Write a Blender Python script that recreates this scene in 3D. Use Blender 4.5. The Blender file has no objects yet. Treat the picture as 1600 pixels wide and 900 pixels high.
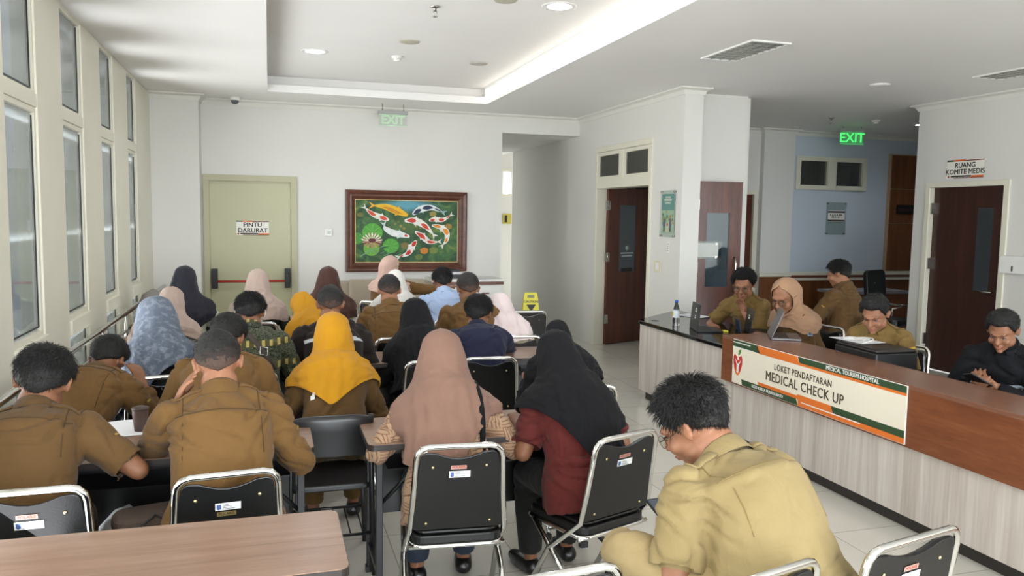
import bpy, bmesh, math, random
import numpy as np
from mathutils import Vector, Matrix, noise, Euler
from mathutils.bvhtree import BVHTree
random.seed(7)
SC = bpy.context.scene
COL = SC.collection
# ---------------- camera ----------------
CAMH = 1.75
FPX = 1240.0
_v1 = Vector(((420-800)/FPX, -(331-450)/FPX, -1)).normalized()      # depth axis of the room seen by the camera
_v2 = Vector((4060, 47, -FPX)).normalized()
_v2 = (_v2 - _v1*_v2.dot(_v1)).normalized()
_v3 = _v2.cross(_v1)
RM = Matrix((_v2, _v1, _v3))                                        # camera -> world rotation
cam = bpy.data.cameras.new('camera'); cam.sensor_width = 36; cam.lens = FPX/1600*36
cam.clip_start = .05; cam.clip_end = 200
camo = bpy.data.objects.new('camera', cam); COL.objects.link(camo)
camo.matrix_world = Matrix.Translation((0, 0, CAMH)) @ RM.to_4x4()
SC.camera = camo
# ---------------- light ----------------
SC.view_settings.view_transform = 'Standard'
SC.view_settings.look = 'None'
SC.view_settings.gamma = 1
SC.view_settings.use_curve_mapping = False
SC.view_settings.exposure = 0.65
W = bpy.data.worlds.new('sky'); SC.world = W; W.use_nodes = True
_bg = W.node_tree.nodes['Background']
_bg.inputs[0].default_value = (0.86, 0.93, 1.0, 1)
_bg.inputs[1].default_value = 7.0

def area(name, loc, sx, sy, power, col, rot, spread=None):
    l = bpy.data.lights.new(name, 'AREA'); l.shape = 'RECTANGLE'; l.size = sx; l.size_y = sy
    l.energy = power; l.color = col
    if spread: l.spread = spread
    o = bpy.data.objects.new(name, l); COL.objects.link(o); o.location = loc; o.rotation_euler = rot
    return o
# fill lamp added behind the camera, standing in for an unseen entrance
area('rear_fill_lamp', (2.2, -3.3, 1.9), 6.5, 2.4, 150, (.93, .97, 1.0), (math.radians(134), 0, 0))

area('side_fill_lamp', (-1.55, -.2, 1.5), 2.5, 6.2, 170, (.94, .97, 1.0), (0, math.radians(-134), 0))  # lamp added for the unseen side bays, tilted up to brighten the ceiling

# area lamps added just inside the glass of each bay, standing in for daylight
for _a, _b in ((6.18, 6.82), (7.50, 8.09), (8.83, 9.37), (4.90, 5.55), (3.6, 4.25)):
    for _z in (.55, 1.3, 2.0, 2.75):
        area('window_fill_lamp', (-1.30, (_a+_b)/2, _z), .62, _b-_a-.08, 4.2 if _z < 2.5 else 1.4, (.95, .98, 1.0), (0, math.radians(-106), 0), math.radians(125))

# ---------------- helpers ----------------
def lin(h):
    if isinstance(h, str):
        h = h.lstrip('#'); h = [int(h[i:i+2], 16)/255 for i in (0, 2, 4)]
    return tuple(c/12.92 if c <= .04045 else ((c+.055)/1.055)**2.4 for c in h)

def ray(px, py):
    return RM @ Vector(((px-800)/FPX, -(py-450)/FPX, -1))
def onz(px, py, z):
    d = ray(px, py); return Vector((0, 0, CAMH)) + d*((z-CAMH)/d.z)
def ony(px, py, y):
    d = ray(px, py); return Vector((0, 0, CAMH)) + d*(y/d.y)
def onx(px, py, x):
    d = ray(px, py); return Vector((0, 0, CAMH)) + d*(x/d.x)

MATS = {}
class NT:
    """tiny node helper"""
    def __init__(s, m):
        m.use_nodes = True; s.t = m.node_tree; s.n = s.t.nodes; s.l = s.t.links
        s.b = s.n['Principled BSDF']
    def new(s, kind, **kw):
        n = s.n.new(kind)
        for k, v in kw.items():
            if k.startswith('i_'):
                key = k[2:]; key = int(key) if key.isdigit() else key.replace('_', ' ')
                n.inputs[key].default_value = v
            else: setattr(n, k, v)
        return n
    def link(s, a, b): s.l.new(a, b)
    def coords(s, scale=(1, 1, 1), rot=(0, 0, 0), kind='Object'):
        tc = s.new('ShaderNodeTexCoord'); mp = s.new('ShaderNodeMapping')
        mp.inputs['Scale'].default_value = scale; mp.inputs['Rotation'].default_value = rot
        s.link(tc.outputs[kind], mp.inputs[0]); return mp.outputs[0]
    def ramp(s, src, stops):
        r = s.new('ShaderNodeValToRGB'); e = r.color_ramp.elements
        while len(e) < len(stops): e.new(.5)
        for k, (p, c) in enumerate(stops):
            e[k].position = p; e[k].color = (*c, 1) if len(c) == 3 else c
        s.link(src, r.inputs[0]); return r.outputs[0]
    def bump(s, src, strength, dist=.01, prev=None):
        b = s.new('ShaderNodeBump'); b.inputs['Strength'].default_value = strength; b.inputs['Distance'].default_value = dist
        s.link(src, b.inputs['Height'])
        if prev: s.link(prev, b.inputs['Normal'])
        return b.outputs[0]
    def math(s, op, a, b=None):
        m = s.new('ShaderNodeMath', operation=op)
        for k, v in enumerate((a, b)):
            if v is None: continue
            if isinstance(v, (int, float)): m.inputs[k].default_value = v
            else: s.link(v, m.inputs[k])
        return m.outputs[0]
    def mix(s, fac, a, b):
        m = s.new('ShaderNodeMix', data_type='RGBA')
        if isinstance(fac, (int, float)): m.inputs[0].default_value = fac
        else: s.link(fac, m.inputs[0])
        for k, v in ((6, a), (7, b)):
            if isinstance(v, tuple): m.inputs[k].default_value = (*v, 1)
            else: s.link(v, m.inputs[k])
        return m.outputs[2]

def mat(name, col, rough=.5, metal=0, var=.06, nscale=6, bump=0, bscale=60, spec=.5, sheen=0, coat=0, trans=0):
    if name in MATS: return MATS[name]
    m = bpy.data.materials.new(name); t = NT(m); c = lin(col)
    nz = t.new('ShaderNodeTexNoise'); nz.inputs['Scale'].default_value = nscale; nz.inputs['Detail'].default_value = 3
    t.link(t.coords(), nz.inputs['Vector'])
    a = tuple(x*(1-var) for x in c); b = tuple(min(1, x*(1+var)) for x in c)
    t.link(t.ramp(nz.outputs[0], [(.3, a), (.7, b)]), t.b.inputs['Base Color'])
    t.b.inputs['Roughness'].default_value = rough; t.b.inputs['Metallic'].default_value = metal
    t.b.inputs['Specular IOR Level'].default_value = spec
    if sheen: t.b.inputs['Sheen Weight'].default_value = sheen
    if coat: t.b.inputs['Coat Weight'].default_value = coat
    if trans: t.b.inputs['Transmission Weight'].default_value = trans
    if bump:
        n2 = t.new('ShaderNodeTexNoise'); n2.inputs['Scale'].default_value = bscale; n2.inputs['Detail'].default_value = 3
        t.link(t.coords(), n2.inputs['Vector'])
        t.link(t.bump(n2.outputs[0], bump), t.b.inputs['Normal'])
    MATS[name] = m; return m

def emis(name, col, strength, base=None):
    if name in MATS: return MATS[name]
    m = bpy.data.materials.new(name); t = NT(m)
    t.b.inputs['Base Color'].default_value = (*lin(base or col), 1)
    t.b.inputs['Emission Color'].default_value = (*lin(col), 1); t.b.inputs['Emission Strength'].default_value = strength
    MATS[name] = m; return m

def glassm(name, tint='#ffffff', gloss=.12, dirt=0, dirtcol='#b9bbbd', thin=False):
    """thin pane: lets light straight through, mirrors a little"""
    if name in MATS: return MATS[name]
    m = bpy.data.materials.new(name); t = NT(m)
    tr = t.new('ShaderNodeBsdfTransparent'); tr.inputs[0].default_value = (*lin(tint), 1)
    gl = t.new('ShaderNodeBsdfGlossy'); gl.inputs['Roughness'].default_value = .02
    fr = t.new('ShaderNodeFresnel', i_IOR=1.45)
    mx = t.new('ShaderNodeMixShader'); t.link(t.math('ADD', t.math('MULTIPLY', fr.outputs[0], .12 if thin else .8), gloss*.2), mx.inputs[0])
    t.link(tr.outputs[0], mx.inputs[1]); t.link(gl.outputs[0], mx.inputs[2])
    out = mx.outputs[0]
    if dirt:
        df = t.new('ShaderNodeBsdfDiffuse'); df.inputs[0].default_value = (*lin(dirtcol), 1)
        n1 = t.new('ShaderNodeTexNoise', i_Scale=1.3, i_Detail=4.0); n2 = t.new('ShaderNodeTexNoise', i_Scale=45.0, i_Detail=2.0)
        t.link(t.coords(), n1.inputs['Vector']); t.link(t.coords(), n2.inputs['Vector'])
        sp = t.ramp(n2.outputs[0], [(.68, (0, 0, 0)), (.74, (1, 1, 1))])
        f = t.math('ADD', t.math('MULTIPLY', n1.outputs[0], dirt), t.math('MULTIPLY', sp, dirt*.6))
        m2 = t.new('ShaderNodeMixShader'); t.link(f, m2.inputs[0]); t.link(out, m2.inputs[1]); t.link(df.outputs[0], m2.inputs[2])
        out = m2.outputs[0]
    t.link(out, t.n['Material Output'].inputs[0]); t.n.remove(t.b)
    MATS[name] = m; return m

def woodm(name, stops, scale=(1, 1, 1), rough=.35, nscale=2.2, rings=10, coat=0, bump=.05):
    """laminate / veneer: noise stretched along the grain (scale small along the grain axis)"""
    if name in MATS: return MATS[name]
    m = bpy.data.materials.new(name); t = NT(m)
    v = t.coords(scale)
    n1 = t.new('ShaderNodeTexNoise', i_Scale=nscale, i_Detail=6.0, i_Roughness=.62, i_Distortion=.6)
    t.link(v, n1.inputs['Vector'])
    n2 = t.new('ShaderNodeTexNoise', i_Scale=nscale*rings, i_Detail=3.0); t.link(v, n2.inputs['Vector'])
    f = t.math('ADD', t.math('MULTIPLY', n1.outputs[0], .72), t.math('MULTIPLY', n2.outputs[0], .28))
    t.link(t.ramp(f, [(p, lin(c)) for p, c in stops]), t.b.inputs['Base Color'])
    t.b.inputs['Roughness'].default_value = rough
    if coat: t.b.inputs['Coat Weight'].default_value = coat; t.b.inputs['Coat Roughness'].default_value = .1
    if bump: t.link(t.bump(n2.outputs[0], bump, .002), t.b.inputs['Normal'])
    MATS[name] = m; return m

# ---- mesh collecting ----
class MB:
    def __init__(s): s.v = []; s.f = []; s.mi = []; s.mats = []; s.sm = []
    def slot(s, m):
        if m not in s.mats: s.mats.append(m)
        return s.mats.index(m)
    def add(s, vs, fs, m, smooth=False, M=None):
        b = len(s.v); k = s.slot(m)
        for v in vs:
            v = Vector(v); s.v.append(tuple(M @ v) if M else tuple(v))
        for f in fs: s.f.append([b+i for i in f]); s.mi.append(k); s.sm.append(smooth)
    def box(s, a, b, m, M=None):
        x0, y0, z0 = a; x1, y1, z1 = b
        if x0 > x1: x0, x1 = x1, x0
        if y0 > y1: y0, y1 = y1, y0
        if z0 > z1: z0, z1 = z1, z0
        vs = [(x, y, z) for z in (z0, z1) for x, y in ((x0, y0), (x1, y0), (x1, y1), (x0, y1))]
        s.add(vs, [(0, 3, 2, 1), (4, 5, 6, 7), (0, 1, 5, 4), (1, 2, 6, 5), (2, 3, 7, 6), (3, 0, 4, 7)], m, False, M)
    def prism(s, poly, z0, z1, m, M=None, smooth=False):
        n = len(poly)
        vs = [(x, y, z0) for x, y in poly]+[(x, y, z1) for x, y in poly]
        fs = [tuple(range(n))[::-1], tuple(range(n, 2*n))]
        s.add(vs, fs, m, False, M)
        b = len(s.v)-2*n; k = s.slot(m)
        for i in range(n):
            j = (i+1) % n
            s.f.append([b+i, b+j, b+n+j, b+n+i]); s.mi.append(k); s.sm.append(smooth)
    def tube(s, pts, r, m, seg=10, closed=False, M=None, flat=None):
        """tube through points, r number or list"""
        pts = [Vector(p) for p in pts]; n = len(pts)
        rs = r if isinstance(r, (list, tuple)) else [r]*n
        vs = []; up = None
        for i, p in enumerate(pts):
            if closed: d = (pts[(i+1) % n]-pts[i-1])
            else: d = pts[min(i+1, n-1)]-pts[max(i-1, 0)]
            d.normalize()
            if up is None:
                up = Vector((0, 0, 1)) if abs(d.z) < .9 else Vector((0, 1, 0))
            up = (up - d*up.dot(d))
            if up.length < 1e-4: up = d.orthogonal()
            up.normalize(); sd = d.cross(up)
            for k in range(seg):
                a = 2*math.pi*k/seg
                vs.append(p + up*math.cos(a)*rs[i] + sd*math.sin(a)*rs[i])
        fs = []
        for i in range(n if closed else n-1):
            j = (i+1) % n
            for k in range(seg):
                q = (k+1) % seg
                fs.append((i*seg+k, i*seg+q, j*seg+q, j*seg+k))
        if not closed:
            fs.append(tuple(range(seg))[::-1]); fs.append(tuple((n-1)*seg+k for k in range(seg)))
        s.add(vs, fs, m, True, M)
    def lathe(s, prof, m, seg=24, M=None, smooth=True, cap=True):
        n = len(prof); vs = []
        for r, z in prof:
            for k in range(seg):
                a = 2*math.pi*k/seg; vs.append((r*math.cos(a), r*math.sin(a), z))
        fs = [(i*seg+k, i*seg+(k+1) % seg, (i+1)*seg+(k+1) % seg, (i+1)*seg+k) for i in range(n-1) for k in range(seg)]
        if cap and prof[0][0] > 1e-4: fs.append(tuple(range(seg))[::-1])
        if cap and prof[-1][0] > 1e-4: fs.append(tuple((n-1)*seg+k for k in range(seg)))
        s.add(vs, fs, m, smooth, M)
    def grid(s, P, m, closed_u=False, smooth=True):
        """P[i][j] points -> quads"""
        nu = len(P); nv = len(P[0]); vs = [p for row in P for p in row]; fs = []
        for i in range(nu if closed_u else nu-1):
            for j in range(nv-1):
                a = i*nv+j; b = ((i+1) % nu)*nv+j
                fs.append((a, b, b+1, a+1))
        s.add(vs, fs, m, smooth)
    def mesh(s, name):
        me = bpy.data.meshes.new(name); me.from_pydata([tuple(v) for v in s.v], [], s.f)
        for m in s.mats: me.materials.append(m)
        me.polygons.foreach_set('material_index', s.mi); me.polygons.foreach_set('use_smooth', s.sm)
        me.update(); return me
    def build(s, name, parent=None, bevel=0, loc=None, recalc=True, seg=2):
        me = s.mesh(name)
        if recalc:
            bm = bmesh.new(); bm.from_mesh(me); bmesh.ops.remove_doubles(bm, verts=bm.verts, dist=1e-5)
            bmesh.ops.recalc_face_normals(bm, faces=bm.faces); bm.to_mesh(me); bm.free()
        o = bpy.data.objects.new(name, me); COL.objects.link(o)
        if loc: o.location = loc
        if parent: o.parent = parent
        if bevel:
            b = o.modifiers.new('bevel', 'BEVEL'); b.width = bevel; b.segments = seg; b.limit_method = 'ANGLE'; b.angle_limit = math.radians(40)
        return o

def tag(o, label=None, cat=None, group=None, kind=None):
    if label: o['label'] = label
    if cat: o['category'] = cat
    if group: o['group'] = group
    if kind: o['kind'] = kind
    return o
def empty(name, loc=(0, 0, 0), rz=0, label=None, cat=None, group=None):
    o = bpy.data.objects.new(name, None); COL.objects.link(o); o.empty_display_size = .1
    o.location = loc; o.rotation_euler = (0, 0, rz); return tag(o, label, cat, group)
def struct(o): o['kind'] = 'structure'; return o
def copy_tree(o, parent=None):
    c = o.copy(); COL.objects.link(c); c.parent = parent
    for ch in list(o.children): copy_tree(ch, c)
    return c
def rrect(x0, y0, x1, y1, r, n=5):
    out = []
    for cx, cy, a0 in ((x1-r, y0+r, -90), (x1-r, y1-r, 0), (x0+r, y1-r, 90), (x0+r, y0+r, 180)):
        for k in range(n+1):
            a = math.radians(a0+90*k/n); out.append((cx+r*math.cos(a), cy+r*math.sin(a)))
    return out
def text_mb(body, size, m, M, depth=.001, bold=.0, mb=None, sx=1, align='CENTER', space=1, outline=0):
    """flat lettering as mesh; M places it (x right, y up, z outwards)"""
    cu = bpy.data.curves.new('t', 'FONT'); cu.body = body; cu.size = size; cu.extrude = depth
    cu.align_x = align; cu.align_y = 'CENTER'; cu.space_character = space; cu.resolution_u = 3
    if outline: cu.fill_mode = 'NONE'; cu.extrude = 0; cu.bevel_depth = outline; cu.bevel_resolution = 1
    o = bpy.data.objects.new('t', cu); COL.objects.link(o)
    dg = bpy.context.evaluated_depsgraph_get(); me = bpy.data.meshes.new_from_object(o.evaluated_get(dg))
    mb = mb or MB()
    S = Matrix.Diagonal((sx, 1, 1, 1))
    for q_, k_ in enumerate(((-1, 0), (1, 0), (0, -1), (0, 1)) if bold else ((0, 0),)):
        mb.add([v.co.copy() for v in me.vertices], [tuple(p.vertices) for p in me.polygons], m, False, M @ Matrix.Translation((k_[0]*bold*.7, k_[1]*bold*.5, q_*.00006)) @ S)
    bpy.data.objects.remove(o); bpy.data.curves.remove(cu); bpy.data.meshes.remove(me)
    return mb
def face_M(origin, right, up):
    r = Vector(right).normalized(); u = Vector(up).normalized(); n = r.cross(u)
    M = Matrix((r, u, n)).transposed().to_4x4(); M.translation = Vector(origin); return M
# ---------------- materials of the room ----------------
M_wall = mat('white_wall_paint', '#dad8d2', .55, var=.02, nscale=1.5, bump=.03, bscale=90)
M_wall2 = mat('pale_blue_wall_paint', '#c3ccd6', .6, var=.02, nscale=1.5)
M_ceil = mat('ceiling_paint', '#efedea', .6, var=.015, nscale=1.2, bump=.02, bscale=3)
M_crown = mat('crown_paint', '#dedcd4', .5, var=.01)
M_alu = mat('beige_window_metal', '#e0dccb', .42, var=.02, nscale=3)
M_frame = mat('cream_frame_paint', '#dcd8c6', .4, var=.02)
M_green = mat('green_door_paint', '#b9b795', .42, var=.02, nscale=3)
M_greenf = mat('green_frame_paint', '#b3af90', .42, var=.02)
M_black = mat('black_plastic', '#141414', .4, var=.05)
M_dark = mat('dark_metal', '#26211f', .45, var=.05)
M_chrome = mat('chrome', '#d8d8d6', .09, metal=1, var=.02)
M_steel = mat('brushed_steel', '#b8b6b0', .25, metal=1, var=.03)
M_redbar = mat('red_bar', '#b5312a', .35)
M_white = mat('white_plastic', '#e8e7e2', .4, var=.02)
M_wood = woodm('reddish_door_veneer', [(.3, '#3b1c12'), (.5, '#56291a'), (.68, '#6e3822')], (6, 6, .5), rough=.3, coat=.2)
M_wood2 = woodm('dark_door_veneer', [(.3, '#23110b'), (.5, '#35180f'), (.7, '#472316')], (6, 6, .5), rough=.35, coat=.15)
M_panel = woodm('orange_brown_panel', [(.3, '#5a3219'), (.5, '#70411f'), (.7, '#84512a')], (5, 5, .5), rough=.45)
M_glass = glassm('window_glass', '#f4f7f5', .2, dirt=.34, dirtcol='#c3c7cb')
M_glassd = glassm('door_glass', '#9fb0b8', .5, dirt=.25, dirtcol='#8fa6b4')
M_acry = glassm('acrylic_sheet', '#f2f6f4', .3, thin=True)

def floor_material():
    m = bpy.data.materials.new('polished_floor_tiles'); t = NT(m)
    br = t.new('ShaderNodeTexBrick', offset=0.0, squash=1.0)
    br.inputs['Color1'].default_value = (*lin('#d6d2c8'), 1); br.inputs['Color2'].default_value = (*lin('#d1ccc1'), 1)
    br.inputs['Mortar'].default_value = (*lin('#a39e90'), 1)
    br.inputs['Scale'].default_value = 1; br.inputs['Brick Width'].default_value = .6; br.inputs['Row Height'].default_value = .6
    br.inputs['Mortar Size'].default_value = .003; br.inputs['Mortar Smooth'].default_value = .1
    t.link(t.coords(), br.inputs['Vector'])
    nz = t.new('ShaderNodeTexNoise', i_Scale=2.5, i_Detail=5.0); t.link(t.coords(), nz.inputs['Vector'])
    mm = t.new('ShaderNodeMix', data_type='RGBA', blend_type='MULTIPLY'); mm.inputs[0].default_value = 1
    t.link(br.outputs[0], mm.inputs[6]); t.link(t.ramp(nz.outputs[0], [(.3, (.93, .93, .92)), (.7, (1, 1, 1))]), mm.inputs[7])
    t.link(mm.outputs[2], t.b.inputs['Base Color'])
    t.b.inputs['Roughness'].default_value = .12; t.b.inputs['Specular IOR Level'].default_value = .6
    return m
M_floor = floor_material()

H = 3.15          # ceiling
XW, YB, XD, XR = -1.354, 10.75, 4.27, 7.51
YN = -3.4         # unseen open front behind the camera
def slab(name, a, b, m, bevel=0):
    k = MB(); k.box(a, b, m); return struct(k.build(name, bevel=bevel))
slab('floor', (XW-.3, YN, -.1), (11.5, 15.5, 0), M_floor)
# ceiling with a raised tray
TX0, TX1, TY0, TY1, TZ = 0.0, 2.65, 0.6, 9.85, 3.35
k = MB(); LP = .085; RC = .14
k.box((XW-.3, YN, H), (TX0, 15.5, H+LP), M_ceil); k.box((TX1, YN, H), (11.5, 15.5, H+.35), M_ceil)
k.box((TX0, YN, H), (TX1, TY0, H+LP), M_ceil); k.box((TX0, TY1, H), (TX1, 15.5, H+LP), M_ceil)
k.box((XW-.3, YN, H+LP), (TX0-RC, 15.5, H+.35), M_ceil); k.box((TX0-RC, YN, H+LP), (TX1, TY0-RC, H+.35), M_ceil); k.box((TX0-RC, TY1+RC, H+LP), (TX1, 15.5, H+.35), M_ceil)
k.box((TX0-RC, TY0-RC, TZ), (TX1, TY1+RC, H+.35), M_ceil)
struct(k.build('ceiling', recalc=False))
# back wall: opening for the corridor x 3.12..4.27, header above 2.9
k = MB()
k.box((XW-.3, YB, 0), (-.79, YB+.2, H), M_wall); k.box((-.79, YB, 2.21), (.35, YB+.2, H), M_wall)
k.box((.35, YB, 0), (3.12, YB+.2, H), M_wall); k.box((3.12, YB, 2.9), (XD, YB+.2, H), M_wall)
struct(k.build('wall_back'))
slab('wall_pillar', (XW, YB-.34, 0), (-.80, YB, H), M_wall)     # corner pillar beside the windows
# corridor behind
wa = ony(786, 268, 15.3); wb = ony(799, 303, 15.3)
k = MB(); k.box((2.9, YB+.2, 0), (3.12, 15.3, H), M_wall); k.box((2.9, 15.3, 0), (5.2, 15.5, wb.z), M_wall)
k.box((2.9, 15.3, wa.z), (5.2, 15.5, H), M_wall); k.box((2.9, 15.3, wb.z), (wa.x, 15.5, wa.z), M_wall); k.box((wb.x, 15.3, wb.z), (5.2, 15.5, wa.z), M_wall)
struct(k.build('wall_corridor'))
k = MB()
for x0, x1, z0, z1 in ((wa.x-.05, wa.x, wb.z-.05, wa.z+.05), (wb.x, wb.x+.05, wb.z-.05, wa.z+.05), (wa.x, wb.x, wa.z, wa.z+.05), (wa.x, wb.x, wb.z-.05, wb.z)): k.box((x0, 15.27, z0), (x1, 15.32, z1), M_alu)
w8 = struct(k.build('window_8')); k = MB(); k.box((wa.x, 15.33, wb.z), (wb.x, 15.34, wa.z), glassm('corridor_glass', '#ffffff', .1)); k.build('pane', w8)
q_ = ony(792, 342, 15.29); t = empty('corridor_sign', q_, label='small yellow and black sign on the far corridor wall', cat='sign')
k = MB(); k.box((-.09, -.01, -.1), (.09, .005, .1), mat('sign_yellow_dull', '#b9ab4a', .5)); k.build('plate', t)
k = MB(); k.box((-.05, -.013, -.07), (.0, -.01, .07), M_black); k.build('symbol', t)
slab('ceiling_corridor', (3.12, YB+.2, 2.9), (XD, 15.3, 2.94), M_ceil)
# wall with the open door: x = XD, from y 7.7 to 15.5; door opening y 8.42..10.05, z..2.18; transom to 2.66
DY0, DY1, DZ, DT = 8.42, 10.08, 2.19, 2.68
k = MB()
k.box((XD, DY1, 0), (XD+.22, 14.0, H), M_wall); k.box((XD, 7.72, 0), (XD+.22, DY0, H), M_wall)
k.box((XD, DY0, DT), (XD+.22, DY1, H), M_wall)
struct(k.build('wall_door_side'))
# frame of door + transom
k = MB()
for y0, y1 in ((DY0, DY0+.06), (DY1-.06, DY1)): k.box((XD-.02, y0, 0), (XD+.2, y1, DT-.07), M_frame)
k.box((XD-.025, DY0, DT-.07), (XD+.2, DY1, DT), M_frame); k.box((XD-.018, DY0+.06, DZ-.06), (XD+.2, DY1-.06, DZ+.05), M_frame)
ym = (DY0+DY1)/2
k.box((XD-.018, ym-.05, DZ+.05), (XD+.2, ym+.05, DT-.07), M_frame)
dframe = struct(k.build('door_1', bevel=.006))
for y0, y1 in ((DY0+.06, ym-.05), (ym+.05, DY1-.06)):
    k = MB()
    k.box((XD-.012, y0, DZ+.05), (XD+.03, y0+.05, DT-.07), M_frame); k.box((XD-.012, y1-.05, DZ+.05), (XD+.03, y1, DT-.07), M_frame)
    k.box((XD-.012, y0+.05, DZ+.05), (XD+.03, y1-.05, DZ+.1), M_frame); k.box((XD-.012, y0+.05, DT-.12), (XD+.03, y1-.05, DT-.07), M_frame)
    fr = k.build('window_frame', dframe, bevel=.004)
    k = MB(); k.box((XD+.005, y0+.045, DZ+.095), (XD+.012, y1-.045, DT-.115), glassm('transom_glass', '#8b8f86', .4, dirt=.5, dirtcol='#8a8b82')); k.build('pane', fr)
# room behind that door
k = MB(); k.box((XD+.22, 10.9, 0), (5.36, 11.0, H), M_wall); k.box((5.26, 8.15, 0), (5.36, 10.9, H), M_wall); k.box((XD+.22, 8.05, 0), (5.26, 8.15, H), M_wall)
struct(k.build('wall_side_room'))
k = MB(); k.box((4.6, 10.86, .0), (5.25, 10.9, .95), M_panel); k.box((4.6, 10.84, .95), (5.25, 10.9, 1.05), M_frame)
struct(k.build('trim_1'))
k = MB()
for x in (4.98, 5.15): k.box((x, 10.84, 1.05), (x+.05, 10.9, 2.3), M_frame)
k.box((4.98, 10.84, 2.3), (5.2, 10.9, 2.36), M_frame); k.box((5.03, 10.86, 1.05), (5.15, 10.88, 2.3), glassm('side_window_glass', '#c8cccc', .4, dirt=.3))
struct(k.build('window_9'))
# hall behind the reception
YH = 10.75
k = MB(); k.box((5.36, YH, 0), (6.3, YH+.1, H), M_wall); k.box((6.3, YH, 2.2), (7.25, YH+.1, H), M_wall); k.box((7.25, YH, 0), (7.35, YH+.1, H), M_wall)
struct(k.build('wall_hall'))
slab('wall_hall_pillar', (7.28, YH-.1, 0), (7.83, YH+.1, H), M_wall)
k = MB(); k.box((7.83, YH, 0), (7.93, YH+.1, H), M_wall2); k.box((9.27, YH, 0), (11.5, YH+.1, H), M_wall2)
k.box((7.93, YH, 0), (9.27, YH+.1, 2.24), M_wall2); k.box((7.93, YH, 2.76), (9.27, YH+.1, H), M_wall2)
struct(k.build('wall_hall_blue'))
k = MB(); k.box((6.25, 12.5, 0), (11.5, 12.6, H), mat('room_beyond', '#a59a86', .7)); struct(k.build('wall_far_room'))
slab('wall_hall_right', (11.4, 7.0, 0), (11.5, 12.5, H), M_wall2)
# wall with "komite medis" door  x = XR facing left, from y 7.83 towards the camera
RY0, RY1, RZ = 6.55, 7.68, 2.22
k = MB()
k.box((XR, RY1, 0), (XR+.2, 7.86, H), M_wall); k.box((XR, YN, 0), (XR+.2, RY0, H), M_wall); k.box((XR, RY0, RZ), (XR+.2, RY1, H), M_wall)
k.box((XR+.2, 7.66, 0), (11.5, 7.86, H), M_wall)
struct(k.build('wall_right'))
k = MB()
k.box((XR-.02, RY1-.07, 0), (XR+.14, RY1, RZ-.06), M_frame); k.box((XR-.02, RY0, 0), (XR+.14, RY0+.07, RZ-.06), M_frame); k.box((XR-.02, RY0, RZ-.06), (XR+.14, RY1, RZ), M_frame)
door2 = struct(k.build('door_2', bevel=.005))
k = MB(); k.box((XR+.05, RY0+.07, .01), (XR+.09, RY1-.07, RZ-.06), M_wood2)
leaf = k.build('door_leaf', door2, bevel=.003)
k = MB(); k.box((XR+.044, 6.78, 1.0), (XR+.05, 6.98, 1.92), glassm('narrow_door_glass', '#6f7c86', .8, dirt=.35, dirtcol='#5d6a75')); k.build('door_glass', leaf)
k = MB()
k.tube([(XR+.05, 6.72, 1.0), (XR+.0, 6.72, 1.0), (XR-.005, 6.83, 1.0)], .009, M_steel); k.build('door_handle', leaf)
for z in (1.85, 1.2, .3):
    k = MB(); k.box((XR-.0, RY1-.1, z), (XR+.05, RY1-.068, z+.13), M_steel); k.build('hinge', door2)
# unseen wall behind the camera: posts only, left open to let daylight in
k = MB()
k.box((XW-.3, YN-.1, H-.25), (XR+.2, YN, H), M_wall); k.box((XW-.3, YN-.1, 0), (XR+.2, YN, .12), M_wall)
for x in (-1.6, .3, 2.2, 4.1, 6.0, 7.6): k.box((x-.06, YN-.1, 0), (x+.06, YN, H), M_alu)
struct(k.build('wall_front'))
# crown mouldings
def crown(name, pts_in, m=M_crown, d=.075, h=.075):
    """pts_in: polyline on plan (x,y) with inward normal to the left of travel"""
    k = MB(); n = len(pts_in)
    prof = [(0, -h), (.012, -h), (.02, -h*.75), (.03, -h*.45), (.055, -h*.3), (d, -.016), (d, 0)]
    rows = []
    for i, p in enumerate(pts_in):
        p = Vector(p); dirs = []
        if i > 0: dirs.append((p-Vector(pts_in[i-1])).normalized())
        if i < n-1: dirs.append((Vector(pts_in[i+1])-p).normalized())
        ns = [Vector((-q.y, q.x)) for q in dirs]
        if len(ns) == 2: nn = (ns[0]+ns[1]); nn = nn/ max(.3, nn.dot(ns[0]))
        else: nn = ns[0]
        rows.append([(p.x+nn.x*a, p.y+nn.y*a, H-.001+b) for a, b in prof])
    k.grid(rows, m, smooth=False)
    return struct(k.build(name))
crown('trim_2', [(XD, YB), (3.12, YB), (-.80, YB), (-.80, YB-.34), (XW, YB-.34)])
crown('trim_3', [(XD+.22, 8.05), (XD+.22, 7.72), (XD, 7.72), (XD, YB)])
crown('trim_4', [(11.4, YH), (7.83, YH), (7.83, YH-.1), (7.28, YH-.1), (7.28, YH), (5.36, YH)])
crown('trim_5', [(XR, -1), (XR, 7.86), (11.4, 7.86)])
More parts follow.
